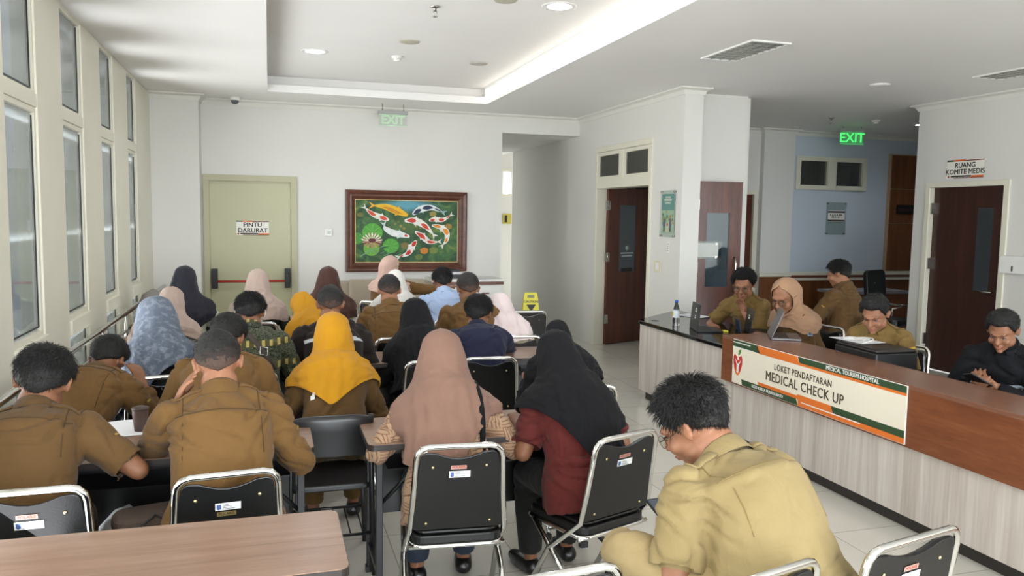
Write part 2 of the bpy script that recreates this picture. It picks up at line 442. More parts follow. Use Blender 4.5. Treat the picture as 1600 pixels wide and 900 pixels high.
# left glazed wall: wide beige cladding posts alternating with glass bays
posts = [(-3.4+1.32*i - .0, ) for i in range(0)]
edges = []
y = 5.55
while y > YN: y -= 1.28
while y < 5.5:
    edges.append((y, y+.64)); y += 1.28
edges += [(5.55, 6.18), (6.82, 7.50), (8.09, 8.83), (9.37, YB-.34)]
k = MB(); k.box((XW-.12, YN, H-.02), (XW+.0, YB-.34, H), M_alu); k.box((XW-.12, YN, 0), (XW, YB-.34, .10), M_alu)
struct(k.build('trim_6'))
for i, (a, b) in enumerate(edges):
    b = min(b, YB-.34)
    if b-a < .05: continue
    k = MB(); k.box((XW-.12, a, .1), (XW+.012, b, H-.02), M_alu)
    struct(k.build(f'wall_left' if i == 0 else f'wall_left_{i+1}', bevel=.006))
for i in range(len(edges)-1):
    a = edges[i][1]; b = edges[i+1][0]; n = i+1
    if b <= a: continue
    k = MB()
    k.box((XW-.1, a, 2.36), (XW+.01, b, 2.44), M_alu); k.box((XW-.1, a, .86), (XW+.03, b, .965), M_alu)
    for z0, z1, d in ((2.44, H-.02, .018), (.965, 2.36, .034), (.1, .86, .018)):
        for yy in (a, b-d): k.box((XW-.08, yy, z0), (XW+.0, yy+d, z1), M_alu)
        k.box((XW-.08, a+d, z1-d), (XW+.0, b-d, z1), M_alu); k.box((XW-.08, a+d, z0), (XW+.0, b-d, z0+d), M_alu)
    w = struct(k.build(f'window_{n+10}', bevel=.004))
    k = MB()
    for z0, z1 in ((2.46, H-.04), (1.0, 2.33), (.12, .84)): k.box((XW-.026, a+.015, z0), (XW-.02, b-.015, z1), M_glass)
    k.build('pane', w)
    k = MB()       # thin black gaskets
    for z0, z1 in ((2.47, H-.05), (1.015, 2.31), (.13, .83)):
        k.box((XW-.019, b-.045, z0), (XW-.012, b-.036, z1), M_black); k.box((XW-.019, a+.036, z0), (XW-.012, b-.045, z0+.008), M_black)
    k.build('gasket', w)
# neighbouring building outside the windows
M_conc = woodm('outside_cladding', [(.3, '#55575c'), (.5, '#66686d'), (.7, '#737579')], (.2, 1.6, .06), rough=.8, nscale=1.4, rings=5)
k = MB(); k.box((-4.6, -12, -.2), (-4.4, 26, 6.6), M_conc)
for y in range(-10, 26, 3): k.box((-4.4, y, 0), (-4.36, y+.07, 6.6), M_dark)
for z in (1.35, 2.75): k.box((-4.4, -12, z), (-4.385, 26, z+.03), M_dark)
struct(k.build('wall_outside'))
slab('ground_outside', (-40, -40, -.25), (40, 60, -.1), mat('outside_paving', '#8f8f8b', .9))
# emergency door
k = MB()
k.box((-.79, YB-.025, 0), (-.715, YB+.12, 2.135), M_greenf); k.box((.275, YB-.025, 0), (.35, YB+.12, 2.135), M_greenf); k.box((-.79, YB-.025, 2.135), (.35, YB+.12, 2.21), M_greenf)
door3 = struct(k.build('door_3', bevel=.005))
k = MB(); k.box((-.715, YB+.02, 0), (.275, YB+.07, 2.135), M_green); lf = k.build('door_leaf', door3)
k = MB(); k.tube([(-.64, YB-.07, .86), (.22, YB-.07, .86)], .016, M_redbar, 12); bar = k.build('push_bar', lf)
for x in (-.665, .225):
    k = MB(); k.box((x-.035, YB-.09, .77), (x+.035, YB+.02, 1.02), M_black); k.box((x-.02, YB-.1, .83), (x+.02, YB-.09, .96), M_dark); k.build('bar_bracket', lf, bevel=.008)
# hall door in the far wall, wainscot, panels, transom window, white rail
k = MB(); k.box((6.3, YH-.02, 0), (6.36, YH+.1, 2.14), M_frame); k.box((7.19, YH-.02, 0), (7.25, YH+.1, 2.14), M_frame); k.box((6.3, YH-.02, 2.14), (7.25, YH+.1, 2.2), M_frame)
door4 = struct(k.build('door_4'))
k = MB(); k.box((6.36, YH+.03, .01), (7.19, YH+.07, 2.14), M_wood); lf = k.build('door_leaf', door4)
k = MB(); k.box((6.75, YH+.024, 1.0), (6.97, YH+.03, 1.85), M_glassd); k.build('door_glass', lf)
k = MB(); k.box((7.28, YH-.14, 0), (7.83, YH-.1, .87), M_panel); k.box((7.83, YH-.04, 0), (11.4, YH, .87), M_panel)
struct(k.build('baseboard_hall'))
k = MB(); k.box((7.25, YH-.16, .87), (7.83, YH-.1, .93), M_frame); k.box((7.83, YH-.09, .80), (11.4, YH-.04, .94), M_frame); k.box((7.83, YH-.1, .845), (11.4, YH-.09, .885), mat('brown_rail_insert', '#6b3a2a', .5))
struct(k.build('trim_7', bevel=.006))
M_pane2 = glassm('hall_transom_glass', '#c0c6c2', .5, dirt=.12)
k = MB(); 
for x0, x1 in ((7.93, 8.6), (8.6, 9.27)):
    for a, b in ((x0, x0+.08), (x1-.08, x1)): k.box((a, YH-.03, 2.24), (b, YH+.06, 2.76), M_frame)
    k.box((x0+.08, YH-.03, 2.24), (x1-.08, YH+.06, 2.31), M_frame); k.box((x0+.08, YH-.03, 2.69), (x1-.08, YH+.06, 2.76), M_frame)
w = struct(k.build('window_10', bevel=.005))
k = MB()
for x0, x1 in ((8.01, 8.52), (8.68, 9.19)): k.box((x0, YH+.01, 2.31), (x1, YH+.016, 2.69), M_pane2)
k.build('pane', w)
# tall wood panels at the right end of the hall
t = empty('wood_wall_panel', (10.2, YH-.05, 0), label='tall orange-brown wooden panelling on the far hall wall, with a black name plate', cat='wall panel')
k = MB()
for z0, z1 in ((.95, 1.72), (1.735, 2.28), (2.295, 2.83)): k.box((-.48, -.03, z0), (.72, .04, z1), M_panel)
k.box((-.5, -.01, .94), (.74, .045, 2.85), mat('panel_gap_metal', '#b59a7a', .4)); k.build('panel', t)
k = MB(); k.box((-.36, -.045, 1.88), (.12, -.03, 2.03), mat('black_plate', '#120d0c', .3))
k.box((-.33, -.047, 1.93), (.09, -.045, 1.97), mat('brown_plate_mark', '#3a241c', .4)); k.build('name_plate', t)
# reception-side open door leaf standing behind the wall end
def open_leaf(name, hinge, end, z1, label, glass, handle_side, m=M_wood, sign=False, two=True):
    hx, hy = hinge; ex, ey = end
    L = math.hypot(ex-hx, ey-hy); a = math.atan2(ey-hy, ex-hx)
    t = empty(name, (hx, hy, 0), a, label, 'door')
    k = MB(); g0, g1, gz0, gz1 = glass
    k.box((0, -.02, .012), (g0, .02, z1), m); k.box((g1, -.02, .012), (L, .02, z1), m)
    k.box((g0, -.02, .012), (g1, .02, gz0), m); k.box((g0, -.02, gz1), (g1, .02, z1), m); k.build('leaf', t)
    k = MB(); k.box((g0, -.006, gz0), (g1, .006, gz1), M_glassd); gp = k.build('door_glass', t)
    k = MB()
    for s in (-1, 1):
        hxx = L-.07
        k.tube([(hxx, s*.02, .93), (hxx, s*.055, .95), (hxx, s*.065, 1.0), (hxx, s*.065, 1.25), (hxx, s*.055, 1.3), (hxx, s*.02, 1.32)], .011, M_steel)
    k.build('door_handle', t)
    for z in (.3, 1.15, 1.85):
        k = MB(); k.box((-.045, -.04, z), (.02, -.015, z+.12), M_steel); k.tube([(-.01, -.035, z-.005), (-.01, -.035, z+.125)], .011, M_steel); k.build('hinge', t)
    return t, gp
h0 = onz(943, 538, 0); 
od, gp = open_leaf('door_leaf_open', (4.40, 9.98), (5.22, 10.32), 2.15, 'open reddish-brown door with frosted glass under the two transom panes, left of the poster', (.23, .58, 1.0, 1.92), 1)
k = MB(); M_etch = mat('etched_white', '#b9c4c8', .5)
k.lathe([(.035, -.001), (.035, .001)], M_etch, 20, Matrix.Translation((.405, -.009, 1.33)) @ Matrix.Rotation(math.pi/2, 4, 'X'))
k.build('etched_emblem', gp); k = MB()
for z, w in ((1.25, .13), (1.21, .11)): k.box((.405-w, -.009, z), (.405+w, -.007, z+.016), M_etch)
k.box((.3, -.012, 1.0), (.52, -.006, 1.05), M_black); k.build('etched_lines', gp)
od2, gp2 = open_leaf('door_leaf_open', (4.60, 7.97), (5.13, 7.9), 2.17, 'open reddish-brown door behind the end of the white wall, glass pane with a paper notice', (.12, .39, .98, 1.82), 1)
k = MB(); k.box((-.1, -.035, 1.3), (.30, -.03, 1.5), M_acry); k.box((.0, -.037, 1.32), (.26, -.0355, 1.48), mat('notice_paper', '#c9ccc6', .6)); k.box((.22, -.045, 1.46), (.245, -.03, 1.485), M_steel); k.box((.22, -.045, 1.31), (.245, -.03, 1.335), M_steel)
k.build('notice', gp2)
for z in (1.34, 1.38, 1.42): 
    pass

# ---------------- ceiling fittings ----------------
M_led = emis('downlight_led', '#dceaff', 22)
def downlight(x, y, z, label, power=28, r=.12):
    t = empty('ceiling_downlight', (x, y, z), label=label, cat='ceiling light', group=None)
    k = MB(); k.lathe([(r*.8, -.004), (r, -.006), (r+.018, -.002), (r+.018, 0), (r*.8, 0)], M_white, 28, cap=False); k.build('trim_ring', t)
    k = MB(); k.lathe([(0.0001, -.003), (r*.8, -.003), (r*.8, 0), (0.0001, 0)], M_led, 28); k.build('lens', t)
    l = bpy.data.lights.new('downlight', 'SPOT'); l.energy = power; l.color = (.88, .94, 1); l.spot_size = math.radians(150); l.spot_blend = .8; l.shadow_soft_size = .06
    o = bpy.data.objects.new('downlight_lamp', l); COL.objects.link(o); o.parent = t; o.location = (0, 0, -.05)
    return t
p = onz(492, 80, TZ); downlight(p.x, p.y, TZ, 'small round lit downlight at the left of the ceiling tray')
p = onz(874, 10, TZ); downlight(p.x, p.y, TZ, 'large bright round downlight at the top of the ceiling tray', r=.12)
p = onz(1439, 195, H); downlight(p.x, p.y, H, 'lit downlight in the hall ceiling beside the right wall corner', 14, .09)
# light strip along the right side of the tray
t = empty('cove_light', (TX1-.02, (TY0+TY1)/2, TZ-.09), label='long glowing white light strip along the right edge of the ceiling tray', cat='ceiling light')
k = MB(); hy = (TY1-TY0)/2
k.box((-.012, -hy+.02, -.095), (.018, hy-.01, .06), emis('cove_led', '#fff6ea', .85)); k.build('diffuser', t)
k = MB(); k.box((-.014, -hy+.02, .06), (.018, hy-.01, .09), M_ceil); k.build('housing', t)
def sprinkler(x, y, z, label):
    t = empty('fire_sprinkler', (x, y, z), label=label, cat='sprinkler')
    k = MB(); k.lathe([(0.0001, 0), (.04, 0), (.042, -.006), (.02, -.012), (.012, -.02), (.01, -.04)], M_steel, 16); k.build('rosette', t)
    k = MB(); k.tube([(-.012, 0, -.035), (-.014, 0, -.055), (0, 0, -.075)], .003, M_steel, 6); k.tube([(.012, 0, -.035), (.014, 0, -.055), (0, 0, -.075)], .003, M_steel, 6)
    k.lathe([(0.0001, -.075), (.02, -.075), (.018, -.08), (0.0001, -.08)], M_steel, 12); k.build('deflector', t)
p = onz(680, 10, TZ); sprinkler(p.x, p.y, TZ, 'metal fire sprinkler in the ceiling tray between the two downlights')
p = onz(1299, 184, H); sprinkler(p.x, p.y, H, 'small metal fire sprinkler in the hall ceiling left of the green exit sign')
def ceil_disc(x, y, z, r, h, name, label, cat, m):
    k = MB(); k.lathe([(0.0001, -h), (r*.7, -h), (r*.92, -h*.6), (r, 0), (0.0001, 0)], m, 28)
    tag(k.build(name, loc=(x, y, z)), label, cat)
M_spk = mat('speaker_grille', '#b9b3ab', .6)
p = onz(640, 65, TZ); ceil_disc(p.x, p.y, TZ, .10, .012, 'ceiling_speaker', 'round beige ceiling speaker in the tray above the smoke detector', 'speaker', mat('beige_speaker', '#b7b3a2', .6))
p = onz(748, 99, TZ); ceil_disc(p.x, p.y, TZ, .10, .012, 'ceiling_speaker', 'round pinkish-grey ceiling speaker in the tray nearest the light strip', 'speaker', M_spk)
p = onz(790, 0, TZ); ceil_disc(p.x, p.y, TZ, .09, .012, 'ceiling_speaker', 'round ceiling disc cut by the top edge of the picture', 'speaker', mat('beige_speaker', '#b7b3a2', .6))
p = onz(1155, 178, H); ceil_disc(p.x, p.y, H, .13, .01, 'ceiling_speaker', 'flat round grille in the hall ceiling behind the white wall end', 'speaker', M_spk)
p = onz(1375, 132, H); ceil_disc(p.x, p.y, H, .1, .02, 'ceiling_disc', 'thin white disc on the ceiling above the hall entrance', 'ceiling fitting', M_white)
def detector(px, py, z, label):
    p = onz(px, py, z); t = empty('smoke_detector', p, label=label, cat='smoke detector')
    k = MB(); k.lathe([(0.0001, 0), (.055, 0), (.055, -.018), (.045, -.028), (.03, -.03)], M_white, 24); k.build('base', t)
    k = MB(); k.lathe([(.03, -.028), (.032, -.045), (.02, -.052), (0.0001, -.052)], M_white, 20); k.build('sensor', t)
detector(620, 88, TZ, 'white smoke detector in the ceiling tray'); detector(1369, 188, H, 'white smoke detector in the hall ceiling')
# fluorescent troffers
def troffer(c0, c1, w, label):
    """c0,c1: ends of the long axis on plan"""
    c0 = Vector(c0); c1 = Vector(c1); L = (c1-c0).length; a = math.atan2(c1.y-c0.y, c1.x-c0.x); c = (c0+c1)/2
    t = empty('louvre_light', (c.x, c.y, H), a, label, 'ceiling light')
    k = MB(); x, y = L/2, w/2
    k.box((-x, -y, -.012), (x, -y+.02, .0), M_white); k.box((-x, y-.02, -.012), (x, y, .0), M_white); k.box((-x, -y+.02, -.012), (-x+.02, y-.02, .0), M_white); k.box((x-.02, -y+.02, -.012), (x, y-.02, .0), M_white); k.build('frame', t)
    k = MB(); k.box((-x+.02, -y+.02, -.002), (x-.02, y-.02, .0), mat('troffer_reflector', '#8e9296', .3, metal=.6)); k.build('reflector', t)
    k = MB()
    for yy in (-y/2, 0, y/2): k.box((-x+.02, yy-.006, -.011), (x-.02, yy+.006, -.002), M_steel)
    for q in range(1, 9): k.box((-x+q*L/9-.004, -y+.02, -.011), (-x+q*L/9+.004, y-.02, -.002), M_steel)
    k.build('louvre', t)
troffer((3.80, 6.30), (3.80, 5.52), .36, 'rectangular louvred ceiling light, unlit, above the reception counter')
troffer((6.65, 6.15), (6.65, 5.37), .36, 'rectangular louvred ceiling light, unlit, cut by the right picture edge')
# air grille
p0 = onz(1110, 184, H)
t = empty('air_grille', (p0.x, p0.y, H), label='dark rectangular air grille in the hall ceiling beside the wall end', cat='air vent')
k = MB(); k.box((-.25, -.16, -.01), (.2, .16, 0), M_white); k.build('frame', t)
k = MB(); k.box((-.22, -.13, -.014), (.17, .13, -.01), M_black)
for q in range(8): k.box((-.22, -.12+q*.033, -.018), (.17, -.112+q*.033, -.014), M_dark)
k.build('slats', t)
# dome camera
p = onz(367, 151, H)
t = empty('security_camera', (p.x, p.y, H), label='small white dome security camera on the ceiling above the green door', cat='camera')
k = MB(); k.lathe([(0.0001, 0), (.06, 0), (.06, -.03), (.05, -.045)], M_white, 20); k.build('housing', t)
k = MB(); k.lathe([(.05, -.04), (.045, -.07), (.025, -.09), (0.0001, -.095)], mat('dome_smoke', '#55585c', .1), 20); k.build('dome', t)
# exit signs
def exit_sign(px, py, y, w, h, label, lit, rz=0):
    c = ony(px, py, y)
    t = empty('exit_sign', c, rz, label, 'exit sign')
    k = MB(); k.box((-w/2-.01, -.025, h*.5), (w/2+.01, .025, h*.5+.045), mat('grey_housing', '#a3a3a1', .5)); k.build('housing', t, bevel=.004)
    for x in (-w*.38, w*.38):
        k = MB(); k.tube([(x, 0, h*.5+.04), (x, 0, H-c.z)], .006, M_steel, 6); k.build('hanger', t)
    k = MB(); k.box((-w/2, -.004, -h*.5), (w/2, .004, h*.5), M_acry); pl = k.build('sign_plate', t)
    g = emis('exit_green_'+str(lit), '#3fd060' if lit > 1 else '#bdf0bd', lit, '#2fae50' if lit > 1 else '#a8d8a8')
    k = text_mb('EXIT', h*1.0, g, face_M((0, -.006, 0), (1, 0, 0), (0, 0, 1)), .001, .004 if lit > 1 else 0, sx=.98, outline=.0022 if lit < 1 else 0); k.build('lettering', pl)
    k = MB()
    if lit > 1:
        for q in range(9): k.box((-w*.47, -.0055, -h*.42+q*h*.1), (w*.47, -.0045, -h*.42+q*h*.1+.003), g)
    for zz in (-h*.48, h*.46): k.box((-w*.49, -.0055, zz), (w*.49, -.0045, zz+.003), g)
    k.build('border', pl)
exit_sign(614, 188, 10.35, .36, .15, 'hanging clear exit sign with pale green letters in front of the back wall', .45)
exit_sign(1331, 216, 9.95, .37, .19, 'bright green exit sign hanging from the hall ceiling', 1.1, math.radians(-14))
# small wall things
def wall_item(name, label, cat, M):
    t = empty(name, label=label, cat=cat); t.matrix_world = M; return t
M_paper = mat('sign_paper', '#ece9df', .5, var=.01)
M_ink = mat('dark_ink', '#33302c', .6)
M_or = mat('sign_orange', '#d8672a', .5, var=.02); M_gr = mat('sign_green', '#2f4a2c', .5, var=.02); M_br = mat('sign_brown', '#7c4a3a', .5)
def room_sign(M, w, h, lines, label, fs):
    t = wall_item('door_sign', label, 'sign', M)
    k = MB(); k.box((-w/2, -h/2, 0), (w/2, h/2, .004), M_paper); pl = k.build('plate', t)
    k = MB()
    b = h*.09
    k.box((-w/2, h/2-b, .004), (-w*.32, h/2, .005), M_gr); k.box((-w*.32, h/2-b, .004), (w*.0, h/2, .005), M_or); k.box((0, h/2-b, .004), (w/2, h/2-b*.35, .005), M_br)
    k.box((-w*.38, -h/2+b*.7, .004), (w*.17, -h/2+b*1.7, .005), M_ink); k.box((w*.17, -h/2+b*.5, .004), (w/2, -h/2+b*1.5, .005), M_or); k.box((-w*.3, -h/2, .004), (w/2, -h/2+b*.5, .005), M_br)
    k.lathe([(.012, .004), (.012, .0055)], mat('logo_red', '#b8322c', .5), 14, Matrix.Translation((-w*.44, -h*.4, 0)))
    k.build('stripes', pl)
    k = MB(); n = len(lines)
    for i, s in enumerate(lines): text_mb(s, fs, M_ink, Matrix.Translation((0, h*.02+(n-1)*fs*.45-i*fs*.92, .005)), .0004, .0035, k, 1.02)
    k.build('lettering', pl)
room_sign(face_M((-.2, YB+.014, 1.54), (1, 0, 0), (0, 0, 1)), .40, .185, ['PINTU', 'DARURAT'], 'small PINTU DARURAT notice on the green emergency door', .078)
room_sign(face_M((XR-.006, 7.14, 2.36), (0, -1, 0), (0, 0, 1)), .5, .21, ['RUANG', 'KOMITE MEDIS'], 'RUANG KOMITE MEDIS notice above the dark door on the right', .078)
# thermostat
t = wall_item('thermostat', 'small white square thermostat on the wall left of the painting', 'thermostat', face_M((.745, YB-.002, 1.49), (1, 0, 0), (0, 0, 1)))
k = MB(); k.box((-.05, -.045, 0), (.05, .045, .02), M_white); k.build('case', t, bevel=.004)
k = MB(); k.box((-.01, -.02, .02), (.035, .02, .022), mat('lcd_grey', '#b4b9b2', .3)); k.build('display', t)
# switches on the door wall
t = wall_item('light_switch', 'beige double light switch on the white wall under the poster', 'light switch', face_M((XD-.002, 8.21, 1.20), (0, -1, 0), (0, 0, 1)))
k = MB(); k.box((-.085, -.065, 0), (.085, .065, .012), mat('beige_switch', '#d9d3bb', .4)); k.build('plate', t, bevel=.003)
k = MB(); k.box((-.03, -.04, .012), (.03, .04, .018), M_white); k.build('rocker', t, bevel=.002)
t = wall_item('sign_strip', 'narrow upright white label on the wall below the poster', 'label', face_M((XD-.002, 7.98, 1.43), (0, -1, 0), (0, 0, 1)))
k = MB(); k.box((-.022, -.06, 0), (.022, .06, .006), M_white); k.build('plate', t)
k = MB()
for q in range(4): k.box((-.012, -.045+q*.024, .006), (.012, -.035+q*.024, .007), mat('grey_ink', '#9a8f8c', .6))
k.build('marks', t)
# poster in an acrylic holder
t = wall_item('poster_holder', 'acrylic holder with a teal and green health poster beside the open door', 'poster', face_M((XD-.002, 8.0, 1.80), (0, -1, 0), (0, 0, 1)))
k = MB(); k.box((-.165, -.26, .018), (.165, .26, .022), M_acry); k.build('acrylic_sheet', t)
for x in (-.15, .15):
    for z in (-.245, .245):
        k = MB(); k.lathe([(0.0001, 0), (.012, 0), (.012, .026), (0.0001, .026)], M_steel, 12, Matrix.Translation((x, z, 0))); k.build('standoff', t)
tl = mat('poster_teal', '#4d9c98', .6, var=.1, nscale=12); k = MB()
k.box((-.145, -.22, .01), (.145, .22, .012), mat('poster_ground', '#b7d3b4', .6, var=.12, nscale=18)); pst = k.build('poster', t)
k = MB()
k.box((-.145, .04, .012), (.145, .22, .0125), tl)
for (x, z, w, h_) in ((0, .185, .12, .018), (.0, .155, .17, .028), (0, .12, .13, .014)): k.box((x-w/2, z-h_/2, .0125), (x+w/2, z+h_/2, .013), M_paper)
for i in range(26):
    a = random.uniform(-.13, .13); b = random.uniform(-.12, .04); r = random.uniform(.008, .024)
    c = random.choice(['#7fae3f', '#c9b93a', '#e08a5a', '#3f8f5e', '#e7d9a0'])
    k.lathe([(r, .012), (r, .0128+i*.00002)], mat('poster_'+c[1:], c, .6), 10, Matrix.Translation((a, b, 0)))
for x, c in ((-.075, '#4a3d7e'), (.065, '#4a3d7e')):
    k.box((x-.018, -.2, .0125), (x+.018, -.13, .0136), M_ink); k.prism([(x-.03, -.14), (x+.03, -.14), (x+.014, -.05), (x-.014, -.05)], .0126, .0138, mat('poster_violet', c, .6)); k.lathe([(.014, .0126), (.014, .0139)], mat('poster_skin', '#c98d6d', .6), 12, Matrix.Translation((x, -.04, 0)))
k.box((-.035, -.21, .0126), (.03, -.1, .0136), mat('poster_cream', '#f0e3c4', .6)); k.lathe([(.02, .0136), (.02, .0142)], mat('poster_orange', '#d9602e', .6), 12, Matrix.Translation((0, -.12, 0)))
k.build('artwork', pst)
# notice plate on the blue wall
t = wall_item('notice_holder', 'clear acrylic notice holder on the pale blue hall wall under the transom window', 'notice', face_M((8.72, YH-.002, 1.79), (1, 0, 0), (0, 0, 1)))
k = MB(); k.box((-.19, -.26, .018), (.19, .26, .022), M_acry); k.build('acrylic_sheet', t)
for x in (-.17, .17):
    for z in (-.24, .24):
        k = MB(); k.lathe([(0.0001, 0), (.013, 0), (.013, .026), (0.0001, .026)], M_steel, 12, Matrix.Translation((x, z, 0))); k.build('standoff', t)
k = MB(); k.box((-.16, -.05, .022), (.16, .13, .0235), M_paper); k.box((-.16, .09, .0235), (.16, .12, .024), M_ink); k.box((-.16, -.045, .0235), (.16, -.02, .024), M_ink)
text_mb('KASIR', .07, M_ink, Matrix.Translation((0, .045, .0238)), .0003, .001, k) if False else None
for z, w in ((.055, .12), (.02, .09)):
    for q in range(6): k.box((-w+q*w/3, z-.01, .0235), (-w+q*w/3+w*.2, z+.012, .024), M_ink)
k.build('notice', t)
# soap dispenser at right
t = wall_item('soap_dispenser', 'white wall-mounted hand dispenser at the right picture edge', 'dispenser', face_M((XR-.002, 6.38, 1.30), (0, -1, 0), (0, 0, 1)))
k = MB(); k.prism([(-.16, -.07), (.16, -.07), (.17, -.04), (.16, .10), (.14, .115), (-.14, .115), (-.16, .10), (-.17, -.04)], 0, .1, M_white); k.build('case', t, bevel=.012)
k = MB(); k.box((-.008, -.045, .1), (.008, .01, .104), M_black); k.build('slot', t)
# small things on the corridor end wall

# ---------------- furniture ----------------
M_table = woodm('greyed_oak_laminate', [(.28, '#6d5344'), (.45, '#876a58'), (.58, '#937664'), (.75, '#a18674')], (.5, 9, 9), rough=.28, nscale=2.2, rings=8, bump=.02)
M_tedge = mat('dark_table_edge', '#2c2522', .4)
M_tframe = mat('black_table_frame', '#17171a', .35, spec=.6)
M_pad = mat('black_vinyl', '#0b0b0c', .36, var=.08, nscale=30, bump=.06, bscale=160)
M_padp = mat('black_vinyl_under_plastic', '#1b1c1e', .12, var=.2, nscale=8, bump=.5, bscale=22, coat=.6)
M_bolt = mat('brass_bolt', '#b7ab85', .25, metal=.9)
M_stick = mat('sticker_white', '#e9ebea', .45); M_stickp = mat('sticker_pink', '#b98c80', .5); M_blue = mat('sticker_blue', '#4a62a0', .5); M_grey = mat('print_grey', '#6c7074', .6)

def make_table(L, label, group=None, cx=0, cy=0, W=.47, rz=0, panel=True):
    t = empty('folding_table', (cx, cy, 0), rz, label, 'table', group)
    k = MB(); k.prism(rrect(-L/2, -W/2, L/2, W/2, .035), .722, .748, M_tedge); k.prism(rrect(-L/2+.002, -W/2+.002, L/2-.002, W/2-.002, .034), .748, .7505, M_table)
    k.build('tabletop', t)
    k = MB()
    for s in (-1, 1): k.box((-L/2+.05, s*(W/2-.07)-.012, .69), (L/2-.05, s*(W/2-.07)+.012, .722), M_tframe)
    for s in (-1, 1): k.box((s*(L/2-.05)-.012, -W/2+.06, .69), (s*(L/2-.05)+.012, W/2-.06, .722), M_tframe)
    k.build('frame', t, bevel=.003)
    if panel:
        k = MB(); k.box((-L/2+.1, .09, .32), (L/2-.1, .1, .70), mat('black_modesty_panel', '#18181a', .35)); k.build('modesty_panel', t)
        k = MB(); k.box((-L/2+.1, -.13, .60), (L/2-.1, .09, .606), M_tframe); k.build('book_shelf', t)
    for sx in (-1, 1):
        for sy in (-1, 1):
            k = MB(); k.box((sx*(L/2-.055)-.015, sy*(W/2-.06)-.015, .02), (sx*(L/2-.055)+.015, sy*(W/2-.06)+.015, .70), M_tframe); lg = k.build('leg', t, bevel=.003)
            k = MB(); k.box((sx*(L/2-.055)-.02, sy*(W/2-.06)-.02, 0), (sx*(L/2-.055)+.02, sy*(W/2-.06)+.02, .03), M_black); k.build('foot', lg)
        k = MB(); k.box((sx*(L/2-.055)-.01, -W/2+.06, .13), (sx*(L/2-.055)+.01, W/2-.06, .15), M_tframe); k.build('stretcher', t)
        k = MB(); k.tube([(sx*(L/2-.055), -W/2+.07, .45), (sx*(L/2-.30), -W/2+.07, .70)], .01, M_tframe, 6); k.build('brace', t)
    return t
t_a = make_table(1.24, 'bare wood-top folding table in the near left corner, nobody seated at it', cx=-.41, cy=2.43)
make_table(1.22, 'wood-top table between the two near brown-shirted men, left of the gap', cx=-.435, cy=3.64)
make_table(1.24, 'wood-top table in front of the beige and black headscarf women, right of the gap', cx=1.02, cy=3.62)
G = 'wood-top tables of the front rows'
for cx, cy, lb in ((-.50, 5.50, 'folding table in front of the grey-blue headscarf woman, beside the handrail'), (.62, 5.50, 'folding table between the yellow-scarf woman and the row ahead of her'), (1.60, 5.50, 'folding table at the aisle, ahead of the navy shirt man'),
                   (-.5, 7.70, 'folding table before the black-scarf woman nearest the green door'), (.72, 7.70, 'folding table ahead of the brown-scarf woman in white'), (1.80, 7.70, 'folding table ahead of the light blue shirt man')):
    make_table(1.2 if cx < 1 else .74, lb, G, cx, cy)
for cx, L_, lb in ((-.5, 1.2, 'table under the papers of the wave-print woman beside the handrail'), (.75, 1.2, 'table in front of the small yellow scarf and the fade haircut man'), (1.75, .74, 'table ahead of the round-headed man in brown uniform')):
    make_table(L_, lb, G, cx, 6.62)

def stickers(par, y, z, low=False, pink=True):
    """inventory label stuck on the back of the pad; y faces the camera side"""
    M = face_M((0.0, y, z), (1, 0, 0), (0, -.17, 1))
    k = MB(); k.box((-.043, -.014, 0), (.043, .014, .0012), M_stick, M); s = k.build('inventory_label', par)
    k = MB(); k.prism([(-.038, -.008), (-.031, -.012), (-.024, -.008), (-.024, .009), (-.038, .009)], .0012, .0016, M_blue, M)
    for zz, w in ((.007, .02), (.002, .03), (-.004, .03), (-.009, .04)): k.box((-.018, zz-.001, .0012), (-.018+w, zz+.001, .0016), M_grey, M)
    k.build('print', s)
    if pink:
        M2 = face_M((-.005, y-(-.028 if low else .03)*.17, z+(-.028 if low else .030)), (1, 0, 0), (0, -.17, 1))
        pm = mat('sticker_brass', '#8d7a4a', .4) if low else M_stickp
        k = MB(); k.box((-.032, -.008, 0), (.032, .008, .001), pm, M2); s2 = k.build('maker_label', par)
        k = MB(); text_mb('POLARIS', .014, mat('sticker_red', '#8e3b34', .5) if not low else M_ink, M2 @ Matrix.Translation((0, 0, .0011)), .0002, .0003, k); k.build('lettering', s2)

